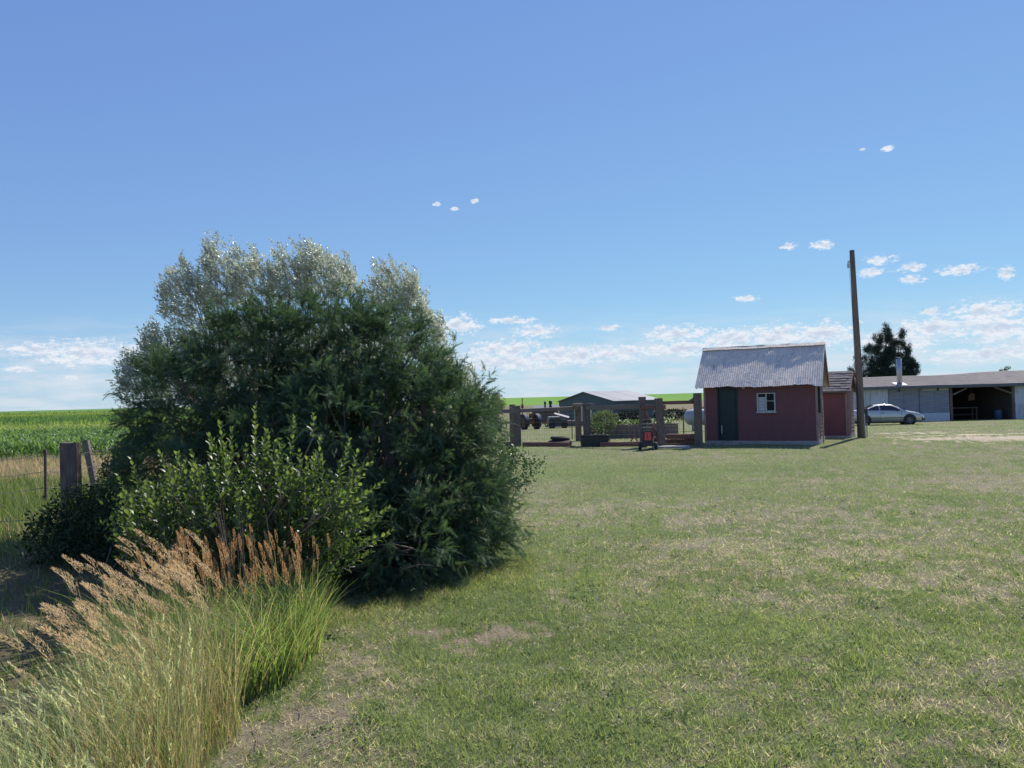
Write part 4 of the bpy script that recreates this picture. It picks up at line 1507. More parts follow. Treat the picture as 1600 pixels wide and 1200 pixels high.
# machinery row and stacks
for k, (px, ty, by, Y, wd, lab) in enumerate(((776, 614, 672, 60, .34, 'thick rusty iron stack rising beside the light green sapling'),
                                              (852, 627, 645, 115, .30, 'short dark vent pipe, left one of two on the far shed'),
                                              (860.5, 626, 645, 115, .46, 'thicker dark vent pipe, right one of two on the far shed'))):
    q = FP(px, by, Y)
    zb = Tz(q.x, Y)
    zt = FP(px, ty, Y).z
    pr = [(0, wd * .3), (.6 * (zt - zb), wd * .28), (.62 * (zt - zb), wd * .5), (.78 * (zt - zb), wd * .52), (.80 * (zt - zb), wd * .38), (.84 * (zt - zb), wd * .38), (.86 * (zt - zb), wd * .55), (.99 * (zt - zb), wd * .55), (zt - zb, wd * .4), (zt - zb, .001)]
    o_ = MB().lathe((0, 0, 0), (0, 0, 1), pr, 12).build('iron_stack', MAT['rust'] if k == 0 else MAT['car_dark'])
    o_.location = (q.x, Y, zb)
    tag(o_, lab, 'stack')
q = FP(778, 668, 62)
pm = thing('rusty_pump', 'rusty upright iron machine part standing in the yard far left', 'machinery', (q.x, 62, Tz(q.x, 62)))
MB().box(-.3, .3, -.3, .3, -.05, .5).build('base_box', MAT['rust'], pm)
MB().cyl((0, 0, .8), (0, 0, 1), .3, .6, 12).build('drum', MAT['rust'], pm)
MB().tube([(-.3, 0, .3), (-.9, 0, .15), (-1.4, 0, .0)], .06, 6).build('drawbar', MAT['rust'], pm)

# rows of old implements (dark low silhouettes)
for k, (px, Y, lab) in enumerate(((798, 84, 'low rusty farm implement behind the paired left fence posts'), (845, 88, 'low rusty harrow between the tractor and truck cab'))):
    q = FP(px, 660, Y)
    im = thing('farm_implement', lab, 'implement', (q.x, Y, Tz(q.x, Y)))
    MB().beam((-2.2, 0, .55), (2.2, 0, .55), .12, .14).build('frame_bar', MAT['rust'], im)
    MB().beam((-2.2, .8, .5), (2.2, .8, .5), .12, .14).build('frame_bar', MAT['rust'], im)
    for i in range(9):
        x = -2 + i * .5
        MB().lathe((x, .4, .32), (1, .2, 0), [(-.02, .001), (0, .3), (.02, .31), (.03, .001)], 14).build('disc', MAT['rust'], im)
    MB().tube([(0, -.1, .5), (0, -1.6, .3)], .05, 5).build('drawbar', MAT['rust'], im)

# dark windbreak of shrubs right of barn
for k, (px, rx, ry, py, Y, lab) in enumerate(((985, 24, 7, 650, 110, 'low dark shrub mass in front of the metal barn'), (1050, 30, 8, 648, 112, 'low dark shrub mass left of the gas tank in the distance'),
                                              (1100, 24, 8, 646, 112, 'dark shrub far behind the gas tank'))):
    bushlet(px, py, Y, rx, ry, 1800, .28, 'pine_needle', 'distant_shrub', lab, 'shrub', rd=1.6)

# pine tree
Y = 92.0
q = FP(1390, 600, Y)
zb = Tz(q.x, Y)
pine = thing('pine_tree', 'dark pine tree rising behind the long building roof', 'tree', (q.x, Y, zb))
ztop = FP(1386, 513, Y).z
H = ztop - zb
MB().tube([(q.x, Y, zb - .2), (q.x - .1, Y, zb + H * .5), (q.x - .35, Y, ztop - .3)], [.28, .18, .03], 8).build('trunk', MAT['bark'], pine, world=True)
m = MB().tube([(q.x + .1, Y, zb + H * .2), (q.x + 1.0, Y, zb + H * .5), (q.x + 1.3, Y, zb + H * .88)], [.16, .12, .03], 7)
NT = []
outl = [(1386, 513, 4), (1380, 530, 14), (1374, 548, 24), (1366, 566, 30), (1362, 584, 36), (1402, 540, 12), (1408, 524, 4), (1398, 560, 24), (1418, 548, 5), (1415, 566, 12), (1424, 572, 6), (1430, 576, 5), (1418, 586, 14), (1395, 585, 34)]
tips = []
for (px, py, rx) in outl:
    for k in range(max(6, rx * 2)):
        c = FP(px + random.uniform(-rx, rx), py + random.uniform(-7, 7), Y + random.uniform(-1, 1) * (rx * .05 + .4))
        tips.append(c)
for c in tips[::3]:
    b0 = Vector((q.x - .1, Y, c.z - .7 - .1 * abs(c.x - q.x)))
    m.tube([b0, b0.lerp(c, .6) + Vector((0, 0, -.1)), c], [.05, .03, .01], 4)
m.build('limbs', MAT['bark'], pine, world=True)
tips = np.array(tips)
n = 120
O = np.repeat(tips, n, 0) + RNG.normal(size=(len(tips) * n, 3)) * np.array([.15, .15, .20])
F = unit(rvec(len(O)) * .7 + np.array([0, 0, .9]))
V, FF, at, _ = scatter(np.array([(-.5, 0, 0), (.5, 0, 0), (0, 1, 0)], float), np.array([(0, 1, 2)]), O, F, rvec(len(O)),
                       np.stack([RNG.uniform(.03, .06, len(O)), RNG.uniform(.14, .30, len(O)), np.ones(len(O))], 1), RNG.uniform(0, 1, len(O)))
link_mesh('crown', np_mesh('crown', V, FF, at), MAT['pine_needle'], pine, True)
# bare-topped tree whose tip shows over the roof at the right
q = FP(1578, 600, 88)
tr2 = thing('small_tree', 'tree whose leafy tip just shows over the long roof at right', 'tree', (q.x, 88, Tz(q.x, 88)))
tpz = FP(1577, 574, 88)
m = MB().tube([(q.x, 88, Tz(q.x, 88)), (q.x - .3, 88, tpz.z - 1.2), (q.x - .3, 88, tpz.z - .9)], [.12, .07, .05], 7)
m.tube([(q.x - .3, 88, tpz.z - .95), (q.x - .4, 88, tpz.z - .4), (tpz.x, 88, tpz.z)], [.05, .03, .015], 5)
m.tube([(q.x - .3, 88, tpz.z - 1), (q.x - .8, 88, tpz.z - .5), (q.x - 1.0, 88, tpz.z - .25)], [.04, .02, .01], 5)
m.build('trunk', MAT['bark'], tr2, world=True)
O = np.concatenate([np.array([tpz.x, 88, tpz.z]) + RNG.normal(size=(90, 3)) * [.14, .1, .10] + np.linspace(0, 1, 90)[:, None] * np.array([-.55, 0, -.35]),
                    np.array([q.x - 1.0, 88, tpz.z - .35]) + RNG.normal(size=(30, 3)) * [.06, .06, .12], np.array([q.x, 88, tpz.z - 1.8]) + RNG.normal(size=(400, 3)) * [.8, .6, .4]])
V, FF, at, _ = scatter(LV, LF, O, rvec(len(O)), rvec(len(O)), RNG.uniform(.12, .2, len(O)), RNG.uniform(0, 1, len(O)))
link_mesh('crown', np_mesh('crown', V, FF, at), MAT['vine_leaf'], tr2, True)

# ================================================================== LEFT FENCES
ft = thing('barbed_wire_fence', 'barbed wire fence with thin steel posts along the crop field', 'fence', (-9, 14.5, 0))


def tp(px, top, Y):
    q = FP(px, top, Y)
    z = Tz(q.x, Y)
    MB().beam((q.x, Y, z - .1), (q.x, Y, q.z), .04, .04, (0, 1, 0)).box(q.x - .03, q.x + .03, Y - .025, Y + .025, q.z - .08, q.z - .03).build('steel_post', MAT['post_steel'], ft, world=True)
    return q.x, Y, z


tA = tp(70.5, 702, 14.4)
tB = tp(185, 690, 17.5)
tC = tp(201, 684, 18.5)
q = FP(134, 688, 15.4)
q2 = FP(144, 740, 15.4)
MB().beam((q2.x + .12, 15.4, Tz(q2.x, 15.4) - .1), q, .11, .10, (0, 1, 0), .06, 4).build('leaning_post', MAT['rail_timber'], ft, world=True)
for hz in (.42, .72, 1.02):
    path = [(-13.5, 9.8), (-10.2, 12.9), (tA[0], tA[1] - .03), (float(q.x) + .15, 15.37), (tB[0], tB[1] - .03), (tC[0], tC[1] - .03), (-7.6, 22)]
    pts = []
    for i in range(len(path) - 1):
        for k in range(8):
            u = k / 8
            x, y = path[i][0] * (1 - u) + path[i + 1][0] * u, path[i][1] * (1 - u) + path[i + 1][1] * u
            pts.append((x, y, hz - .05 * math.sin(u * math.pi) + Tz(x, y)))
    m = MB().tube(pts, .0045, 4)
    for i in range(0, len(pts) - 1):
        a, b = Vector(pts[i]), Vector(pts[i + 1])
        for k in range(8):
            c = a.lerp(b, k / 8)
            dd = Vector((random.uniform(-1, 1), random.uniform(-1, 1), random.uniform(-1, 1))).normalized() * .02
            m.tube([c - dd, c + dd], .002, 3)
    m.build('barbed_strand', MAT['steel_wire'], ft, world=True)
# big post
px_ = FP(110, 692, 10.0)
bp = thing('gate_post', 'thick square weathered wooden post rising from shade-darkened vines', 'post', (px_.x, 10, Tz(px_.x, 10)))
zt = px_.z - Tz(px_.x, 10)
vs, fs = [], []
seg = 10
for j in range(seg + 1):
    z = -.2 + (zt + .2) * j / seg
    for (a, b) in ((-1, -.75), (-.9, -.86), (-.3, -.9), (.3, -.88), (.9, -.86), (1, -.75), (1, .8), (.9, .88), (-.9, .88), (-1, .8)):
        vs.append((a * .108 + random.uniform(-.004, .004), b * .075 + random.uniform(-.004, .004), z + (random.uniform(-.012, .012) if j == seg else 0)))
for j in range(seg):
    for k in range(10):
        a, b = j * 10 + k, j * 10 + (k + 1) % 10
        fs.append((a, b, b + 10, a + 10))
fs.append(tuple(range(seg * 10, seg * 10 + 10)))
MB().add(vs, fs).build('timber', MAT['weathered_timber'], bp)
m = MB().tube([(.0, -.13, .46), (-2, -.35, .42), (-4, -.5, .44), (-6, -.6, .42)], .004, 4)
m.build('wire', MAT['steel_wire'], bp)

# ================================================================== CROP (corn) - nobody could count it
CL = []
strip = []
for i in range(6):
    u = i / 5
    wd = math.sin(math.pi * min(u * .92 + .08, 1)) ** .7
    z = .55 * math.sin(u * 2.0) - .25 * u * u
    strip.append((-.5 * wd, u, z))
    strip.append((.5 * wd, u, z + .0))
CV = np.array(strip)
CFc = np.array([(2 * i, 2 * i + 1, 2 * i + 3, 2 * i + 2) for i in range(5)])
CVf = np.array([(-.5, 0, 0), (.5, 0, 0), (.4, .6, .45), (-.4, .6, .45)])


def corn(y0, y1, n_row, ds, nl, tv, tf, s0, s1, hs=1.0):
    pts = []
    for y in np.arange(y0, y1, n_row):
        xs = np.arange(-.80 * y, -.36 * y, ds)
        xs = xs + RNG.uniform(-.05, .05, len(xs))
        ys = y + RNG.uniform(-.06, .06, len(xs)) + .10 * xs * 0
        ok = (ys + (fbm(xs * .7, ys * .7, 71, 4) - .5) * 2) > 27.4
        pts.append(np.stack([xs[ok], ys[ok]], 1))
    Pt = np.concatenate(pts)
    hgt = (.62 + .30 * (fbm(Pt[:, 0] * .3, Pt[:, 1] * .3, 7, 3) - .5)) * hs
    out = []
    for k in range(nl):
        a = RNG.uniform(0, 2 * math.pi, len(Pt))
        u = (k + 1) / nl
        O = np.stack([Pt[:, 0], Pt[:, 1], T(Pt[:, 0], Pt[:, 1]) + hgt * u * .62], 1)
        F = np.stack([np.cos(a), np.sin(a), .35 + .55 * u * np.ones(len(Pt))], 1)
        ln = RNG.uniform(s0, s1, len(Pt)) * (1.0 - .25 * u)
        sc = np.stack([ln * .16, ln, ln], 1)
        tint = RNG.uniform(0, .7, len(Pt)) + .3 * u
        out.append(scatter(tv, tf, O, F, np.tile([0, 0, 1.0], (len(Pt), 1)), sc, tint))
    return join(out)


V1 = corn(27.5, 62, .76, .24, 8, CV, CFc, .38, .58)
V2 = corn(62, 158, 1.1, .55, 4, CVf, np.array([(0, 1, 2, 3)]), .6, .9, 1.15)
V, FF, at, _ = join([V1, V2])
yv = V[:, 1] - V[:, 0] * .08 + (fbm(V[:, 0] * .15, V[:, 1] * .15, 6, 3) - .5) * 14
band = np.exp(-((yv - 62) / 8) ** 2) * .7 + np.exp(-((yv - 150) / 22) ** 2) * .8
cc = mixc(mixc((0.09, 0.165, 0.05), (0.175, 0.265, 0.09), np.clip(at, 0, 1)), (0.33, 0.38, 0.10), band)
tag(link_mesh('corn_crop', np_mesh('corn_crop', V, FF, None, cc), MAT['corn_leaf']), 'young green corn crop filling the field at left', 'crop', None, 'stuff')

# ================================================================== LAWN BLADES
B1 = np.array([(-.5, 0, 0), (.5, 0, 0), (.32, .55, .08), (-.32, .55, .08), (0, 1, .25)], float)
B1F = np.array([(0, 1, 2), (0, 2, 3), (3, 2, 4)])
B0 = np.array([(-.5, 0, 0), (.5, 0, 0), (0, 1, 0)], float)
B0F = np.array([(0, 1, 2)])


def lawn(n, d0, d1, power):
    u = RNG.uniform(0, 1, n)
    e = 2 - power
    d = (d0 ** e + u * (d1 ** e - d0 ** e)) ** (1 / e)
    a = RNG.uniform(-.74, .95, n)
    x, y = d * a, d
    return x, y


def in_shed(x, y, px_, py_, rz, x0, x1, y0, y1):
    c, s_ = math.cos(-rz), math.sin(-rz)
    lx = (x - px_) * c - (y - py_) * s_
    ly = (x - px_) * s_ + (y - py_) * c
    return (lx > x0) & (lx < x1) & (ly > y0) & (ly < y1)


def blade_cols(x, y, dr, ba, hu, n):
    r1 = RNG.uniform(0, 1, n)
    g_ = mixc(mixc(G_DARK, G_MID, np.clip(hu * .7 + r1 * .5, 0, 1)), G_YEL, np.clip(r1 * .6 + hu * .7 - .5, 0, .75))
    isdry = RNG.uniform(0, 1, n) < (dr * .85 + .06)
    sr = RNG.uniform(0, 1, n)
    st_ = mixc((0.36, 0.30, 0.22), (0.66, 0.60, 0.45), sr)
    return np.where(isdry[:, None], st_, g_), isdry


parts = []
for (n, d0, d1, pw, hs, wsc, tv, tf) in ((270000, 2.9, 9, 1.0, 1.0, 1.0, B1, B1F), (330000, 9, 30, 1.5, 1.0, 1.7, B0, B0F), (70000, 30, 62, 1.6, 1.3, 4.0, B0, B0F)):
    x, y = lawn(n, d0, d1, pw)
    dr, ba, hu = lawn_state(x, y)
    keep = RNG.uniform(0, 1, n) > ba * .8
    keep &= ~((yard_edge(x, y) > .3) & (x / y < -.15))
    keep &= ~in_shed(x, y, SX, SY, R(-26.6), -.05, W + .05, -.32, D + .05)
    keep &= ~in_shed(x, y, s2x, s2y, R(-30), -W2 - .05, .05, -.05, D2 + .05)
    keep &= ~((y > 57.5) & (y < 69) & (x > 23))
    keep &= ~((y > 36.4) & (y < 37.6) & (x > 4) & (x < 8.1))
    keep &= ~((np.abs(x - 6.0) < .6) & (np.abs(y - 25.9) < .35))
    x, y, dr, ba, hu = x[keep], y[keep], dr[keep], ba[keep], hu[keep]
    n = len(x)
    tuft = fbm(x * 7, y * 7, 77, 3)
    cc, isd = blade_cols(x, y, dr, ba, hu, n)
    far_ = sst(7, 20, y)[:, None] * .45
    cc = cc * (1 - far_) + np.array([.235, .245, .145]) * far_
    O = np.stack([x, y, T(x, y) - .004], 1)
    flat = np.where(isd, RNG.uniform(.05, .7, n), RNG.uniform(.35, 1.6, n))
    F = unit(np.concatenate([RNG.normal(size=(n, 2)) * .6, flat[:, None]], 1) + np.array([-.08, 0, 0]))
    ht = RNG.uniform(.02, .058, n) * (.35 + 1.4 * tuft) * hs * np.where(isd, .9, 1.1)
    lit = (ba > .12) & (RNG.uniform(0, 1, n) < .5)
    cc = np.where(lit[:, None], mixc((.24, .17, .11), (.5, .42, .32), RNG.uniform(0, 1, n)), cc)
    F[lit, 2] *= .15
    tall = RNG.uniform(0, 1, n) < .012
    ht = np.where(tall, ht * 2.0, ht)
    wd = RNG.uniform(.0035, .0065, n) * wsc
    parts.append(scatter(tv, tf, O, F, rvec(n), np.stack([wd, ht, ht], 1), None, cc))
V, FF, at, C = join(parts)
tag(link_mesh('lawn_grass', np_mesh('lawn_grass', V, FF, None, C), MAT['grass_blade']), 'short mown grass, green with straw coloured dry patches', 'grass', None, 'stuff')

# broad-leaved lawn weeds in small rosettes
nc = 520
x, y = lawn(nc, 3.2, 13, 1.0)
dr, ba, hu = lawn_state(x, y)
k_ = (ba < .3) & ~((yard_edge(x, y) > .3) & (x / y < -.15))
x, y = x[k_], y[k_]
nl_ = 26
rad_ = np.repeat(RNG.uniform(.04, .14, len(x)), nl_)
a = RNG.uniform(0, 2 * math.pi, len(x) * nl_)
q_ = RNG.uniform(0, 1, len(a)) ** .5
xx, yy = np.repeat(x, nl_) + np.cos(a) * rad_ * q_, np.repeat(y, nl_) + np.sin(a) * rad_ * q_
O = np.stack([xx, yy, T(xx, yy) + RNG.uniform(.005, .03, len(xx))], 1)
ln = RNG.uniform(.012, .026, len(xx))
cc = mixc((0.075, 0.125, 0.05), (0.20, 0.27, 0.10), np.clip(np.repeat(RNG.uniform(0, .8, len(x)), nl_) + RNG.uniform(-.2, .2, len(xx)), 0, 1))
V, FF, _, C = scatter(LV, LF, O, rvec(len(xx)) + np.array([0, 0, .35]), rvec(len(xx)) * .5 + np.array([0, 0, 1.0]), np.stack([ln * .8, ln, ln], 1), None, cc)
tag(link_mesh('lawn_weeds', np_mesh('lawn_weeds', V, FF, None, C), MAT['grass_blade']), 'small broad-leaved weeds scattered through the near lawn', 'weeds', None, 'stuff')

# rough weeds on the wild side of the bushes
parts = []
n = 90000
y = RNG.uniform(0, 1, n) ** 1.4 * 24 + 5
x = y * RNG.uniform(-.80, -.30, n)
k_ = (yard_edge(x, y) > -.2) & (RNG.uniform(0, 1, n) < .12 + .88 * sst(8.5, 13, y)) & (y < 28 + (fbm(x * .7, y * .7, 71, 4) - .5) * 2)
x, y = x[k_], y[k_]
n = len(x)
dryz = np.clip(sst(17, 21, y + (fbm(x * .2, y * 1.2, 72, 4) - .5) * 5) + (fbm(x * .5, y * .5, 33, 3) - .5) * 1.2, 0, 1)
r1 = RNG.uniform(0, 1, n)
g_ = mixc((0.07, 0.125, 0.035), (0.19, 0.23, 0.07), r1)
s_ = mixc((0.28, 0.21, 0.14), (0.46, 0.37, 0.27), r1)
cc = np.where((RNG.uniform(0, 1, n) < dryz * .9 + .1)[:, None], s_, g_)
ht = RNG.uniform(.10, .38, n) * (.5 + fbm(x * 1.2, y * 1.2, 44, 3)) * (.45 + .55 * sst(8, 13, y))
F = unit(np.concatenate([RNG.normal(size=(n, 2)) * .28, np.ones((n, 1))], 1) + np.array([-.15, 0, 0]))
wd = RNG.uniform(.005, .010, n) * (1 + y * .04)
V, FF, at, C = scatter(B1, B1F, np.stack([x, y, T(x, y) - .01], 1), F, rvec(n), np.stack([wd, ht, ht], 1), None, cc)
tag(link_mesh('weeds', np_mesh('weeds', V, FF, None, C), MAT['grass_blade']), 'rough weeds and dry grass along the barbed wire fence', 'weeds', None, 'stuff')

# ================================================================== TALL GRASS CLUMPS


def in_poly(x, y, poly):
    r = np.zeros(len(x), bool)
    n = len(poly)
    for i in range(n):
        (x0, y0), (x1, y1) = poly[i], poly[(i + 1) % n]
        c = ((y0 > y) != (y1 > y)) & (x < (x1 - x0) * (y - y0) / (y1 - y0 + 1e-12) + x0)
        r ^= c
    return r


def sample_poly(poly, n):
    P_ = np.array(poly)
    lo, hi = P_.min(0), P_.max(0)
    xs, ys = [], []
    while sum(map(len, xs)) < n:
        x = RNG.uniform(lo[0], hi[0], n * 2)
        y = RNG.uniform(lo[1], hi[1], n * 2)
        k = in_poly(x, y, poly)
        xs.append(x[k])
        ys.append(y[k])
    return np.concatenate(xs)[:n], np.concatenate(ys)[:n]


def long_blades(x, y, ht, wd, lean, cc, seg=5, curl=.5, tuftness=.35, tip=.0, z0=None, clumpy=0.0):
    """curved ribbons, vectorised: returns V,F,None,C"""
    n = len(x)
    a = RNG.uniform(0, 2 * math.pi, n)
    if clumpy:
        ht = ht * (1 - clumpy + 2 * clumpy * fbm(x * 4.5, y * 4.5, 14, 3))
        cc = cc * (.62 + .75 * fbm(x * 6, y * 6, 15, 2))[:, None]
    dirx = np.cos(a) * tuftness + lean[0] * RNG.uniform(.5, 1.5, n)
    diry = np.sin(a) * tuftness + lean[1] * RNG.uniform(.5, 1.5, n)
    fa = RNG.uniform(0, math.pi, n)
    sx, sy = np.cos(fa), np.sin(fa)
    base = np.stack([x, y, T(x, y) - .02 if z0 is None else z0], 1)
    cu = RNG.uniform(.3, 1.3, n) * curl
    V = np.zeros((n, seg + 1, 2, 3))
    for j in range(seg + 1):
        u = j / seg
        off = np.stack([dirx * ht * (u * .35 + cu * u * u), diry * ht * (u * .35 + cu * u * u), ht * (u - .22 * cu * u ** 3)], 1)
        w_ = wd * (1 - u * .85 if tip == 0 else 1 - u * tip) * (.6 + .4 * min(1, u * 4))
        side = np.stack([sx * w_, sy * w_, np.zeros(n)], 1) * .5
        V[:, j, 0] = base + off - side
        V[:, j, 1] = base + off + side
    top = V[:, seg].mean(1)
    tdir = top - V[:, seg - 1].mean(1)
    F1 = np.array([(2 * i, 2 * i + 1, 2 * i + 3, 2 * i + 2) for i in range(seg)])
    FF = (F1[None] + (np.arange(n) * (seg + 1) * 2)[:, None, None]).reshape(-1, 4)
    C = np.repeat(cc, (seg + 1) * 2, 0)
    return (V.reshape(-1, 3), FF, None, C), top, tdir


def seed_head_mesh(kind, seed):
    rg = np.random.default_rng(seed)
    n = 150 if kind != 'fine' else 60
    L_ = 1.0
    t_ = rg.uniform(0, 1, n) ** .9
    bend = .35 if kind == 'plume' else .10
    ax = np.stack([np.zeros(n) - bend * t_ ** 2 * .0, t_, -bend * t_ ** 2], 1)
    wdt = (.17 if kind == 'plume' else .13) * np.sin(np.pi * np.clip(t_ * .9 + .08, 0, 1)) ** .7
    a = rg.uniform(0, 2 * math.pi, n)
    O = ax + np.stack([np.cos(a) * wdt * .5, np.zeros(n), np.sin(a) * wdt * .5], 1)
    if kind == 'plume':
        O[:, 0] -= .07 * np.abs(np.sin(a)) + .05 * t_
    F = np.stack([np.cos(a) * .35, np.ones(n), np.sin(a) * .35 - bend * t_], 1)
    Sc = np.stack([rg.uniform(.018, .034, n), rg.uniform(.07, .15, n), np.ones(n)], 1)
    V, FF, at, _ = scatter(np.array([(-.5, 0, 0), (.5, .35, 0), (0, 1, .0), (-.35, .4, .0)]), np.array([(0, 1, 2, 3)]), O, F, unit(rg.normal(size=(n, 3))), Sc, rg.uniform(0, 1, n))
    me_ = np_mesh('seed_head', V, FF, at)
    return me_


HEADS = {k: [seed_head_mesh(k, s_ + 3) for s_ in range(6)] for k in ('plume', 'spike')}
leaf_mat('rust_husk', (0.50, 0.28, 0.11), (0.86, 0.60, 0.30), .35, .6, .3, tcol=(1.1, .95, .85))
leaf_mat('tan_husk', (0.58, 0.39, 0.18), (0.92, 0.74, 0.44), .35, .55, .35, tcol=(1.1, 1.0, .9))
for me_ in HEADS['plume']:
    me_.materials.append(MAT['tan_husk'])
for me_ in HEADS['spike']:
    me_.materials.append(MAT['rust_husk'])


def put_heads(parent, kind, tops, tdirs, size, droop):
    inv = XF[parent.name].inverted()
    for i in range(len(tops)):
        me_ = HEADS[kind][i % 6]
        o_ = bpy.data.objects.new('seed_head', me_)
        o_.parent = parent
        d = Vector(tdirs[i]).normalized()
        d = (d + Vector((-1, -.1, 0)) * droop * random.uniform(.5, 1.2) + Vector((random.uniform(-.12, .12), random.uniform(-.12, .12), 0))).normalized()
        side = Vector((random.uniform(-.2, .2), -1, random.uniform(-.2, .2)))
        zax = d.cross(side).normalized()
        if kind == 'plume':
            zax = (Vector((.3, 0, 1)) - d * d.dot(Vector((.3, 0, 1)))).normalized()
        xax = d.cross(zax).normalized()
        s_ = size * random.uniform(.75, 1.25)
        mt = Matrix(((xax.x, d.x, zax.x, tops[i][0]), (xax.y, d.y, zax.y, tops[i][1]), (xax.z, d.z, zax.z, tops[i][2]), (0, 0, 0, 1))) @ Matrix.Diagonal((s_, s_, s_, 1))
        o_.matrix_basis = inv @ mt
        COL.objects.link(o_)


# polygons on the ground
POLY_GREEN = [(-1.70, 6.6), (-1.48, 5.8), (-1.50, 5.1), (-1.70, 4.75), (-2.2, 4.6), (-2.6, 5.1), (-2.75, 5.8), (-2.3, 6.4)]
POLY_PLUME = [(-1.9, 5.3), (-1.85, 4.3), (-1.9, 3.7), (-2.15, 3.6), (-2.45, 4.3), (-2.75, 5.1), (-2.75, 5.7), (-2.4, 5.9)]
POLY_GOLD = [(-1.70, 4.75), (-1.55, 4.3), (-1.62, 3.9), (-1.45, 3.5), (-1.50, 2.9), (-1.75, 2.7), (-1.9, 3.6), (-2.2, 4.3), (-2.0, 4.8)]
POLY_PALE = [(-1.62, 4.0), (-1.55, 3.0), (-1.25, 1.7), (-2.6, 1.5), (-2.9, 2.6), (-2.45, 3.6), (-2.3, 4.3), (-2.0, 4.4)]

# 1 green clump with rust coloured seed heads
c1 = thing('tall_grass_clump', 'bright green tall grass clump topped with rusty upright seed heads beside the lawn', 'grass clump', (-2.3, 5.7, 0))
n = 8500
x, y = sample_poly(POLY_GREEN, n)
r1 = RNG.uniform(0, 1, n)
cc = mixc((0.09, 0.16, 0.045), (0.34, 0.42, 0.13), r1)
dd_ = RNG.uniform(0, 1, n) < .16
cc = np.where(dd_[:, None], mixc((0.30, 0.22, 0.13), (0.46, 0.38, 0.24), r1), cc)
pt, _, _ = long_blades(x, y, RNG.uniform(.28, .62, n) * (.6 + .75 * fbm(x * 3, y * 3, 4, 2)), RNG.uniform(.006, .013, n), (-.10, -.05), cc, 6, .85, .55, clumpy=.35)
ns = 90
x, y = sample_poly([(-1.50, 6.3), (-1.45, 5.6), (-1.8, 5.4), (-2.9, 5.7), (-2.8, 6.5)], ns)
st_c = mixc((0.20, 0.20, 0.09), (0.36, 0.28, 0.16), RNG.uniform(0, 1, ns))
ps, tops, td = long_blades(x, y, RNG.uniform(.48, .80, ns), np.full(ns, .0055), (-.03, 0), st_c, 6, .2, .13, .3)
V, FF, at, C = join([pt, ps])
link_mesh('blades', np_mesh('blades', V, FF, None, C), MAT['grass_blade'], c1, True)['kind'] = 'stuff'
put_heads(c1, 'spike', tops, td, .145, .05)

# 2 wind-swept plume grass
c2 = thing('plume_grass_clump', 'tall grass with pale tan plumes bent to the left by wind', 'grass clump', (-3.0, 4.9, 0))
n = 5000
x, y = sample_poly(POLY_PLUME, n)
r1 = RNG.uniform(0, 1, n)
cc = mixc((0.09, 0.15, 0.05), (0.22, 0.27, 0.10), r1)
pt, _, _ = long_blades(x, y, RNG.uniform(.25, .60, n), RNG.uniform(.005, .010, n), (-.30, -.02), cc, 6, .7, .4)
ns = 95
x, y = sample_poly(POLY_PLUME, ns)
st_c = mixc((0.22, 0.22, 0.12), (0.42, 0.36, 0.24), RNG.uniform(0, 1, ns))
ps, tops, td = long_blades(x, y, RNG.uniform(.50, .88, ns), np.full(ns, .0052), (-.26, 0), st_c, 6, .35, .13, .3)
V, FF, at, C = join([pt, ps])
link_mesh('blades', np_mesh('blades', V, FF, None, C), MAT['grass_blade'], c2, True)['kind'] = 'stuff'
put_heads(c2, 'plume', tops, td, .17, .28)

# 3 golden brown fine grass in the middle
c3 = thing('dry_grass_clump', 'golden brown fine dry grass clump between green and pale grass', 'grass clump', (-1.7, 3.9, 0))
n = 3200
x, y = sample_poly(POLY_GOLD, n)
r1 = RNG.uniform(0, 1, n)
cc = mixc((0.26, 0.18, 0.10), (0.52, 0.43, 0.28), r1)
gg = RNG.uniform(0, 1, n) < .50
cc = np.where(gg[:, None], mixc((0.14, 0.19, 0.06), (0.27, 0.30, 0.12), r1), cc)
pt, tops, td = long_blades(x, y, RNG.uniform(.25, .70, n), RNG.uniform(.003, .006, n), (-.25, .02), cc, 6, .6, .42, clumpy=.6)
k = RNG.uniform(0, 1, n) < .30
O = np.repeat(tops[k], 9, 0) - np.repeat(td[k], 9, 0) * np.tile(np.linspace(0, .9, 9), k.sum())[:, None]
F = unit(np.repeat(td[k], 9, 0)) + rvec(len(O)) * .5
sp = scatter(np.array([(-.5, 0, 0), (.5, .0, 0), (.0, 1, 0), (-.0, 1, .0)]), np.array([(0, 1, 2, 3)]), O, F, rvec(len(O)),
             np.stack([np.full(len(O), .004), RNG.uniform(.012, .025, len(O)), np.ones(len(O))], 1), None, np.repeat(mixc((.34, .25, .13), (.5, .42, .26), RNG.uniform(0, 1, k.sum())), 9, 0))
V, FF, at, C = join([pt, sp])
link_mesh('blades', np_mesh('blades', V, FF, None, C), MAT['grass_blade'], c3, True)['kind'] = 'stuff'

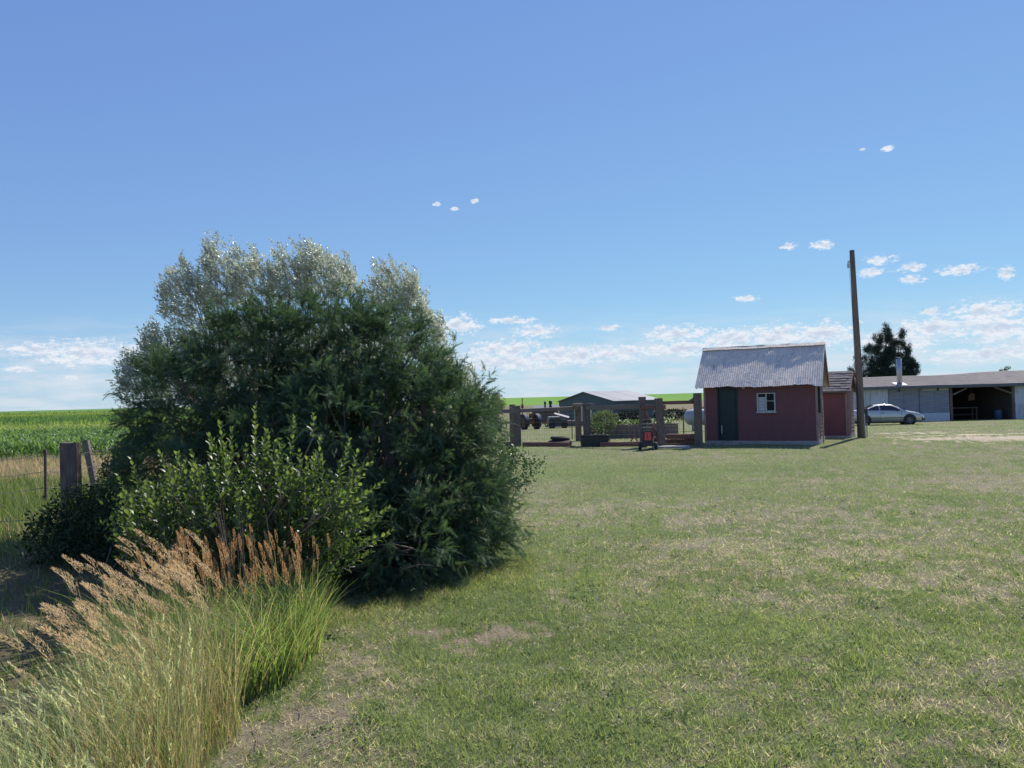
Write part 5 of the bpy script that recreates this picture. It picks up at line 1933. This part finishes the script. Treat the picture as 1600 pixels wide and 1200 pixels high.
# 4 pale green fine grass with wheat-like ears, nearest
c4 = thing('wheatgrass_clump', 'pale green wheat-like grass filling the nearest bottom left corner', 'grass clump', (-2.3, 2.8, 0))
n = 8500
x, y = sample_poly(POLY_PALE, n)
r1 = RNG.uniform(0, 1, n)
cc = mixc((0.13, 0.19, 0.09), (0.48, 0.53, 0.31), r1)
gg = RNG.uniform(0, 1, n) < .30
cc = np.where(gg[:, None], mixc((0.32, 0.27, 0.15), (0.50, 0.45, 0.28), r1), cc)
pt, tops, td = long_blades(x, y, RNG.uniform(.25, .68, n), RNG.uniform(.003, .0065, n), (-.30, -.03), cc, 6, .6, .40, clumpy=.5)
k = RNG.uniform(0, 1, n) < .20
tk_, tdk = tops[k], td[k]
O = np.repeat(tk_, 16, 0) + np.repeat(unit(tdk), 16, 0) * np.tile(np.linspace(-.08, .02, 16), len(tk_))[:, None]
F = unit(np.repeat(unit(tdk), 16, 0) + rvec(len(O)) * .42)
ec = mixc((0.40, 0.45, 0.24), (0.68, 0.66, 0.44), RNG.uniform(0, 1, len(tk_)))
sp = scatter(np.array([(-.5, 0, 0), (.5, .2, 0), (.1, 1, 0), (-.4, .6, .0)]), np.array([(0, 1, 2, 3)]), O, F, rvec(len(O)),
             np.stack([np.full(len(O), .0055), RNG.uniform(.014, .024, len(O)), np.ones(len(O))], 1), None, np.repeat(ec, 16, 0))
V, FF, at, C = join([pt, sp])
link_mesh('blades', np_mesh('blades', V, FF, None, C), MAT['grass_blade'], c4, True)['kind'] = 'stuff'

# 5 dead stalks
c5 = thing('dead_stalks', 'few bare grey brown dead stalks standing above the green grass', 'stalks', (-2.35, 6.0, 0))
for k in range(11):
    px = 375 + RNG.normal() * 20
    q = A(px, 1000, 6.1 + RNG.uniform(-.25, .25))
    b0 = Vector((q[0], q[1], 0))
    tp_ = b0 + Vector((RNG.uniform(-.16, .08), RNG.uniform(-.05, .05), RNG.uniform(.8, 1.08)))
    MB().tube([b0, b0.lerp(tp_, .5) + Vector((.02, 0, 0)), tp_], [.006, .004, .0015], 5).build('stalk', MAT['twig'], c5, world=True)

# fallen stems on the dirt edge
for k in range(9):
    q = G(RNG.uniform(360, 520), RNG.uniform(1060, 1190))
    a = RNG.uniform(0, 3.1)
    L_ = RNG.uniform(.12, .35)
    z = Tz(q[0], q[1]) + .008
    m = MB().tube([(0, 0, 0), (L_ * .5 * math.cos(a), L_ * .5 * math.sin(a), .02), (L_ * math.cos(a + .2), L_ * math.sin(a + .2), .004)], .0028, 4)
    o_ = m.build('fallen_stem', MAT['twig'])
    o_.location = (q[0], q[1], z)
    tag(o_, 'thin dry stem fallen on the dirt edge below the tall grass', 'stem', 'dry stems fallen on the dirt edge')

# ================================================================== JUNIPER
# spray template: forward y, fan of thin branchlets
tv_, tf_ = [], []


def addtri(p, d, ln, wd):
    d = np.array(d, float)
    d /= np.linalg.norm(d)
    s_ = np.cross(d, [0, 0, 1.0])
    s_ /= np.linalg.norm(s_) + 1e-9
    i = len(tv_)
    tv_.extend([p - s_ * wd / 2, p + s_ * wd / 2, p + d * ln])
    tf_.append((i, i + 1, i + 2))


rs = np.random.default_rng(5)
for k in range(11):
    u = k / 10
    p_ = np.array([0, u, -.16 * u * u])
    for sg in (-1, 1):
        if rs.uniform() < .12:
            continue
        ln = (.42 - .26 * u) * rs.uniform(.7, 1.2)
        d = np.array([sg * rs.uniform(.5, 1.0), rs.uniform(.7, 1.2), rs.uniform(-.35, .3)])
        addtri(p_, d, ln, .052)
        if rs.uniform() < .6:
            addtri(p_ + d / np.linalg.norm(d) * ln * .35, d + np.array([-sg * .8, .6, rs.uniform(-.4, .4)]), ln * .55, .042)
addtri(np.array([0, 0, 0.]), (0, 1, -.15), 1.15, .045)
JV, JF = np.array(tv_), np.array(tf_)

JL = [(300, 640, 9.6, 92, 95), (390, 590, 9.8, 110, 105), (480, 560, 9.9, 110, 90), (560, 565, 9.8, 95, 98), (620, 575, 9.6, 68, 88),
      (660, 680, 9.2, 100, 120), (560, 700, 9.0, 140, 140), (430, 720, 9.2, 150, 130), (270, 730, 9.6, 75, 90),
      (690, 790, 8.7, 90, 90), (620, 850, 8.1, 110, 75), (530, 850, 8.0, 110, 90), (745, 860, 8.7, 45, 40), (700, 648, 9.8, 42, 52), (700, 880, 8.3, 70, 45), (420, 850, 8.3, 120, 80), (712, 720, 9.0, 50, 75), (735, 810, 8.8, 42, 62), (650, 770, 8.8, 110, 100)]
LB = []
for (px, py, Y, rx, ry) in JL:
    c = A(px, py, Y)
    LB.append((c, np.array([rx * Y / FPX, rx * Y / FPX * .95, ry * Y / FPX])))
vol = np.array([b[1][0] * b[1][2] for b in LB])
NP = 2100
PO, PD = [], []
for (c, r_), v_ in zip(LB, vol):
    n = int(NP * v_ / vol.sum() * 1.5)
    u = rvec(n)
    p_ = c + u * r_ * RNG.uniform(.55, .92, n)[:, None]
    ins = np.zeros(n)
    for (c2_, r2_) in LB:
        ins = np.maximum(ins, 1 - np.linalg.norm((p_ - c2_) / r2_, axis=1))
    k = (ins < .50) & (p_[:, 2] > .12)
    out = unit(u / r_)
    PO.append(p_[k])
    PD.append(out[k])
PO, PD = np.concatenate(PO), np.concatenate(PD)
n = len(PO)
PL = RNG.uniform(.28, .55, n)
ptint = RNG.uniform(0, .45, n)
PDv = unit(PD + np.array([0, 0, .45]) + rvec(n) * .45)
NS = 19
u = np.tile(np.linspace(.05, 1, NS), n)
base_ = np.repeat(PO, NS, 0)
Dv = np.repeat(PDv, NS, 0)
Lr = np.repeat(PL, NS)
droop = np.repeat(RNG.uniform(.2, .9, n), NS)
O = base_ + Dv * (u * Lr)[:, None] + np.stack([np.zeros(len(u)), np.zeros(len(u)), -droop * Lr * u * u * .7], 1) + RNG.normal(size=(len(u), 3)) * .022
F = unit(Dv + rvec(len(u)) * .75 + np.stack([np.zeros(len(u)), np.zeros(len(u)), -droop * u * 1.2], 1))
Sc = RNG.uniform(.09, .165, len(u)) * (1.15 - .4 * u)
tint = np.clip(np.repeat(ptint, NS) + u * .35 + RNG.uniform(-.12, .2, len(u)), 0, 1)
O[:, 2] = np.maximum(O[:, 2], .06)
jun = thing('juniper_bush', 'large dark feathery juniper bush, the biggest plant in the yard', 'bush', (-1.9, 9.2, 0))
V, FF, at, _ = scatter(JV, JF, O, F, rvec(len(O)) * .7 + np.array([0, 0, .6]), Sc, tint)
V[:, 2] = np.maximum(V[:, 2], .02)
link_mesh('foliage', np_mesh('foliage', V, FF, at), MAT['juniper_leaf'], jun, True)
print('juniper tris', len(FF))
# trunks and limbs
m = MB()
root = Vector((-1.9, 9.2, 0))
for k in range(0, n, 9):
    tip_ = Vector(PO[k])
    b0 = root + Vector((random.uniform(-.7, .7), random.uniform(-.4, .4), .02))
    mid = b0.lerp(tip_, .55) + Vector((random.uniform(-.1, .1), random.uniform(-.1, .1), -.12))
    m.tube([b0, mid, tip_], [.028, .016, .006], 4)
m.build('limbs', MAT['bark'], jun, world=True)
for k in range(5):
    b0 = root + Vector((-.9 + .45 * k, random.uniform(-.3, .3), -.1))
    tpp = b0 + Vector((random.uniform(-.5, .5), random.uniform(-.3, .3), 1.9))
    MB().tube([b0, b0.lerp(tpp, .5) + Vector((.1, 0, 0)), tpp], [.10, .075, .04], 8).build('trunk', MAT['bark'], jun, world=True)
# bare dead twigs low in front
for k in range(16):
    q = A(RNG.uniform(560, 660), RNG.uniform(845, 900), 7.55 + RNG.uniform(-.2, .35))
    a = RNG.uniform(-.35, .35)
    L_ = RNG.uniform(.2, .5)
    b0 = Vector(q)
    b0.z = max(b0.z, .1)
    e0 = b0 + Vector((L_ * math.cos(a) * (1 if k % 2 else -1), -.12, L_ * math.sin(a) * .6))
    MB().tube([b0, b0.lerp(e0, .5) + Vector((0, 0, .03)), e0], [.007, .005, .002], 5).build('dead_twig', MAT['twig'], jun, world=True)

# ================================================================== SILVER TREE
sv = thing('silver_leaved_tree', 'silvery grey leaved tree rising behind the dark juniper', 'tree', (-3.2, 12.4, Tz(-3.2, 12.4)))
SL = [(232, 598, 12.3, 36, 38), (262, 560, 12.4, 40, 48), (300, 480, 12.5, 42, 62), (350, 450, 12.6, 46, 58), (405, 455, 12.6, 50, 52), (460, 450, 12.6, 42, 50), (500, 445, 12.6, 42, 48),
      (540, 450, 12.5, 26, 38), (610, 470, 12.4, 36, 42), (645, 480, 12.3, 28, 45), (665, 530, 12.2, 34, 50), (690, 590, 12.2, 28, 40), (715, 610, 12.2, 34, 28), (400, 560, 12.8, 150, 80),
      (560, 560, 12.8, 120, 70), (300, 600, 12.6, 80, 60)]
SO, SD, ST = [], [], []
for (px, py, Y, rx, ry) in SL:
    c = A(px, py, Y)
    r_ = np.array([rx * Y / FPX, max(rx * Y / FPX * .9, .55), ry * Y / FPX])
    n = int(30 + 620 * r_[0] * r_[2])
    u = rvec(n)
    p_ = c + u * r_ * (RNG.uniform(.1, 1, n) ** .5)[:, None] * .82
    SO.append(p_)
    SD.append(unit(u * .5 + np.array([-.25, 0, .75]) + rvec(n) * .35))
# feathery top shoots
for (px, py, Y) in [(330, 402, 12.6), (338, 392, 12.6), (290, 425, 12.5), (268, 448, 12.5), (262, 470, 12.5), (375, 405, 12.6), (400, 408, 12.6), (440, 405, 12.6), (478, 405, 12.6), (488, 402, 12.6), (505, 408, 12.6),
                    (530, 420, 12.5), (548, 425, 12.5), (597, 435, 12.4), (612, 432, 12.4), (650, 450, 12.3), (640, 445, 12.3), (245, 520, 12.4), (240, 545, 12.4), (212, 572, 12.3), (200, 588, 12.3), (196, 608, 12.3), (690, 515, 12.2), (700, 545, 12.2), (735, 600, 12.2), (755, 622, 12.2)]:
    for k in range(22):
        SO.append(A(px + RNG.normal() * 5, py + RNG.uniform(-12, 30), Y + RNG.normal() * .15)[None])
        SD.append(unit(np.array([[-.28 + RNG.normal() * .2, RNG.normal() * .2, 1.0]])))
SO, SD = np.concatenate(SO), np.concatenate(SD)
n = len(SO)
NLF = 26
u = np.tile(np.linspace(0, 1, NLF), n)
Lr = np.repeat(RNG.uniform(.16, .34, n), NLF)
Dv = np.repeat(SD, NLF, 0)
O = np.repeat(SO, NLF, 0) + Dv * (u * Lr)[:, None] + np.stack([-.10 * Lr * u * u, 0 * u, -.12 * Lr * u * u], 1) + RNG.normal(size=(len(u), 3)) * .008
F = unit(Dv * .6 + rvec(len(u)) * .8 + np.array([-.45, 0, .1]))
ln = RNG.uniform(.035, .065, len(u))
V, FF, at, _ = scatter(LV, LF, O, F, rvec(len(u)), np.stack([ln * .34, ln, ln], 1), np.clip(np.repeat(RNG.uniform(0, .5, n), NLF) + RNG.uniform(0, .5, len(u)), 0, 1))
link_mesh('crown', np_mesh('crown', V, FF, at), MAT['silver_leaf'], sv, True)
print('silver tris', len(FF))
m = MB()
tb_ = Vector((-3.2, 12.4, 0))
forks = []
for k in range(9):
    tgt = Vector(A(230 + 58 * k, 520, 12.5))
    forks.append(tb_.lerp(tgt, .55) + Vector((0, 0, .25)))
    m.tube([tb_ + Vector((0, 0, .5)), tb_.lerp(forks[-1], .6), forks[-1]], [.085, .06, .04], 6)
for k in range(0, n, 22):
    e = Vector(SO[k])
    f_ = min(forks, key=lambda q_: (q_ - e).length)
    m.tube([f_, f_.lerp(e, .5) + Vector((.03, 0, .05)), e], [.016, .009, .003], 3)
m.build('limbs', MAT['bark'], sv, world=True)
MB().tube([tb_ + Vector((0, 0, -.2)), tb_ + Vector((.05, 0, .3)), tb_ + Vector((0, 0, .7))], [.16, .12, .09], 10).build('trunk', MAT['bark'], sv, world=True)

# ================================================================== FRONT SHRUB (broad leaves)
sh = thing('broadleaf_shrub', 'bright green shrub with glossy oval leaves in front of the juniper', 'shrub', (-2.6, 7.0, 0))
FL = np.array([(0, 0, 0), (-.42, .28, .10), (-.5, .55, .12), (-.25, .85, .04), (0, 1, -.06), (.25, .85, .04), (.5, .55, .12), (.42, .28, .10), (0, .3, .0), (0, .65, .02)], float)
FLF = np.array([(0, 8, 1), (1, 8, 2), (8, 9, 2), (2, 9, 3), (3, 9, 4), (0, 7, 8), (7, 6, 8), (8, 6, 9), (6, 5, 9), (5, 4, 9)])
shoots = [(398, 640, 6.8, .55), (345, 665, 6.8, .45), (362, 672, 6.8, .4), (460, 655, 6.8, .5), (500, 690, 6.9, .45), (545, 690, 6.8, .35), (490, 650, 7.0, .2),
          (250, 710, 6.8, .4), (205, 720, 6.9, .4), (185, 745, 6.9, .4), (300, 710, 6.8, .4), (420, 680, 6.7, .5), (440, 700, 6.7, .5), (320, 735, 6.7, .4), (275, 735, 6.8, .4),
          (530, 725, 6.7, .35), (560, 740, 6.7, .35), (595, 755, 6.7, .4), (605, 795, 6.6, .35), (610, 830, 6.6, .3), (575, 770, 6.6, .35), (385, 700, 6.7, .5), (480, 720, 6.6, .4), (515, 755, 6.6, .4),
          (225, 765, 6.8, .35), (190, 790, 6.8, .3), (355, 720, 6.6, .5), (460, 745, 6.5, .4), (545, 800, 6.5, .4), (580, 840, 6.4, .35), (535, 850, 6.4, .3)]
for k in range(135):
    px = RNG.uniform(175, 585)
    lo = 690 + 0.0016 * (px - 420) ** 2 + RNG.uniform(-30, 45)
    py = RNG.uniform(lo, 900 if px > 300 else 850)
    shoots.append((px, py, RNG.uniform(6.2, 7.3), RNG.uniform(.22, .42)))
LO, LD, LU, LS, LT = [], [], [], [], []
m = MB()
for (px, py, Y, L_) in shoots:
    tip_ = Vector(A(px, py, Y))
    if tip_.z < .25:
        continue
    cxx = (px - 400) / 400
    d = Vector((cxx * .55 + random.uniform(-.15, .15), random.uniform(-.25, .1), 1.0)).normalized()
    if px > 560 or (px > 500 and py > 750):
        d = Vector((.9, -.1, .55)).normalized()
    b0 = tip_ - d * L_
    rt = Vector((-2.45 + random.uniform(-.35, .35), 7.15, 0))
    m.tube([rt, rt.lerp(b0, .55) + Vector((0, 0, .08)), b0, tip_], [.012, .009, .006, .002], 5)
    nn = int(L_ / .043)
    sd0 = random.uniform(0, 6.28)
    for i in range(nn + 1):
        u = i / nn
        p_ = b0.lerp(tip_, u)
        for sgn in (0, math.pi):
            a = sd0 + i * 1.2 + sgn
            r_ = d.cross(Vector((.2, 1, .1))).normalized()
            s_ = d.cross(r_)
            out = r_ * math.cos(a) + s_ * math.sin(a)
            ld = (out * (.95 - .45 * u) + d * (.7 + .4 * u)).normalized()
            LO.append(p_)
            LD.append(ld)
            LU.append((d + Vector((random.uniform(-.3, .3), random.uniform(-.3, .3), random.uniform(-.3, .3)))).normalized())
            LS.append(random.uniform(.062, .098) * (1.0 - .35 * u * u))
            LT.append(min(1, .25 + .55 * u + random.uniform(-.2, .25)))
LO, LD, LU, LS, LT = map(np.array, (LO, LD, LU, LS, LT))
# filler leaves inside the shrub, tinted darker as painted shade between shoots
LO2 = []
for (px, py, Y, rx, ry, n) in ((245, 800, 7.0, 75, 50, 550), (330, 790, 7.0, 75, 70, 750), (415, 780, 7.0, 80, 80, 950), (490, 800, 7.0, 65, 70, 750), (450, 860, 6.7, 95, 55, 900), (530, 835, 6.8, 45, 55, 400), (330, 860, 6.8, 75, 45, 500)):
    u_ = rvec(n)
    LO2.append(A(px, py, Y) + u_ * np.array([rx, 75, ry]) * Y / FPX * (RNG.uniform(.05, 1, n) ** .4)[:, None] * (1 + .22 * np.sin(u_[:, :1] * 9 + u_[:, 2:] * 7)))
LO2 = np.concatenate(LO2)
LO2 = LO2[LO2[:, 2] > .1]
n = len(LO2)
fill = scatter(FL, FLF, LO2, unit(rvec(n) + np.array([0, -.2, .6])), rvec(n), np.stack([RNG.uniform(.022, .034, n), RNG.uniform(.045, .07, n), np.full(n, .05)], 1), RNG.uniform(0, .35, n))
order = np.argsort(LO[:, 1])          # nearest leaves first
near_i, far_i = order[:300], order[300:]


def lsc(s_):
    return np.stack([s_ * .50, s_, s_], 1)


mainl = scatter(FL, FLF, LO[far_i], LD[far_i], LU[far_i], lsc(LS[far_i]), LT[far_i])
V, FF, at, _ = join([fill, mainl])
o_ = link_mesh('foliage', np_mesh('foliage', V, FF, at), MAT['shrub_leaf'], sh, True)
o_['kind'] = 'stuff'
LM = []
for k in range(5):
    me_ = np_mesh('leaf', FL * np.array([.5, 1, 1]), FLF, np.full(len(FL), .15 + .2 * k))
    me_.materials.append(MAT['shrub_leaf'])
    LM.append(me_)
inv = XF[sh.name].inverted()
for i in near_i:
    o_ = bpy.data.objects.new('leaf', LM[min(4, int(LT[i] * 5))])
    o_.parent = sh
    d = Vector(LD[i])
    xx = d.cross(Vector(LU[i])).normalized()
    zz_ = xx.cross(d)
    s_ = LS[i]
    o_.matrix_basis = inv @ (Matrix(((xx.x, d.x, zz_.x, LO[i][0]), (xx.y, d.y, zz_.y, LO[i][1]), (xx.z, d.z, zz_.z, LO[i][2]), (0, 0, 0, 1))) @ Matrix.Diagonal((s_, s_, s_, 1)))
    COL.objects.link(o_)
m.build('stems', MAT['twig'], sh, world=True)

# ================================================================== OTHER LOW PLANTS
lowb = thing('low_vine_thicket', 'low thicket of vines with shade-darkened leaf colour round the thick wooden post', 'thicket', (-5.6, 9.6, 0))
VL = [(70, 840, 9.6, 35, 40), (112, 815, 9.7, 48, 55), (160, 820, 9.5, 50, 55), (110, 870, 9.2, 65, 45), (200, 850, 9.2, 60, 70), (150, 785, 9.9, 35, 30), (190, 740, 12.5, 40, 40), (205, 710, 13, 28, 28)]
VO = []
for (px, py, Y, rx, ry) in VL:
    c = A(px, py, Y)
    r_ = np.array([rx * Y / FPX, rx * Y / FPX * .9, ry * Y / FPX])
    n = int(9000 * r_[0] * r_[2])
    u_ = rvec(n)
    VO.append(c + u_ * r_ * (RNG.uniform(.2, 1, n) ** .5)[:, None] * (1 + .2 * np.sin(u_[:, :1] * 9)))
VO = np.concatenate(VO)
VO = VO[VO[:, 2] > .03]
n = len(VO)
ln = RNG.uniform(.035, .075, n)
V, FF, at, _ = scatter(LV, LF, VO, unit(rvec(n) + np.array([0, 0, .5])), rvec(n), np.stack([ln * .5, ln, ln], 1), RNG.uniform(0, 1, n))
link_mesh('foliage', np_mesh('foliage', V, FF, at), MAT['shaded_vine_leaf'], lowb, True)
m = MB()
for k in range(0, n, 120):
    e = Vector(VO[k])
    b0 = Vector((e.x + random.uniform(-.3, .3), e.y + random.uniform(-.3, .3), 0))
    m.tube([b0, b0.lerp(e, .6) + Vector((.05, 0, .1)), e], [.008, .005, .002], 3)
m.build('vine_stems', MAT['twig'], lowb, world=True)['kind'] = 'stuff'

rs_ = thing('small_leaved_shrub', 'small leaved shrub sticking out at the right of the juniper', 'shrub', (.05, 10.2, 0))
VL = [(800, 715, 10.2, 30, 22), (830, 730, 10.1, 24, 20), (775, 740, 10.0, 34, 34), (815, 755, 10.0, 22, 14), (785, 705, 10.3, 22, 18), (770, 790, 9.8, 26, 30)]
VO = []
for (px, py, Y, rx, ry) in VL:
    c = A(px, py, Y)
    r_ = np.array([rx * Y / FPX, .28, ry * Y / FPX])
    n = int(8500 * r_[0] * r_[2])
    u_ = rvec(n)
    VO.append(c + u_ * r_ * (RNG.uniform(.1, 1, n) ** .45)[:, None] * (1 + .3 * np.sin(u_[:, :1] * 11)))
VO = np.concatenate(VO)
n = len(VO)
ln = RNG.uniform(.022, .045, n)
V, FF, at, _ = scatter(LV, LF, VO, unit(rvec(n) + np.array([.2, 0, .4])), rvec(n), np.stack([ln * .7, ln, ln], 1), RNG.uniform(.1, 1, n))
link_mesh('foliage', np_mesh('foliage', V, FF, at), MAT['vine_leaf'], rs_, True)
m = MB()
for k in range(0, n, 40):
    e = Vector(VO[k])
    b0 = Vector((-.25 + random.uniform(-.1, .1), 10.2, 0))
    m.tube([b0, b0.lerp(e, .5) + Vector((-.05, 0, .15)), e], [.012, .006, .002], 4)
m.build('stems', MAT['twig'], rs_, world=True)

# weeds along the bush's shaded foot
n = 5500
x = RNG.uniform(-2.0, .2, n)
y = 6.6 + (x + 1.5) * 1.05 + RNG.normal(size=n) * .35
k_ = (y > 6.2)
x, y = x[k_], y[k_]
n = len(x)
r1 = RNG.uniform(0, 1, n)
cc = mixc((0.10, 0.15, 0.05), (0.23, 0.27, 0.10), r1)
cc = np.where((RNG.uniform(0, 1, n) < .25)[:, None], mixc((.30, .22, .10), (.42, .36, .2), r1), cc)
pt, _, _ = long_blades(x, y, RNG.uniform(.03, .11, n), RNG.uniform(.004, .007, n), (-.05, -.05), cc, 3, .6, .9)
tag(link_mesh('edge_grass', np_mesh('edge_grass', pt[0], pt[1], None, pt[3]), MAT['grass_blade']), 'longer unmown grass along the foot of the juniper', 'grass', None, 'stuff')
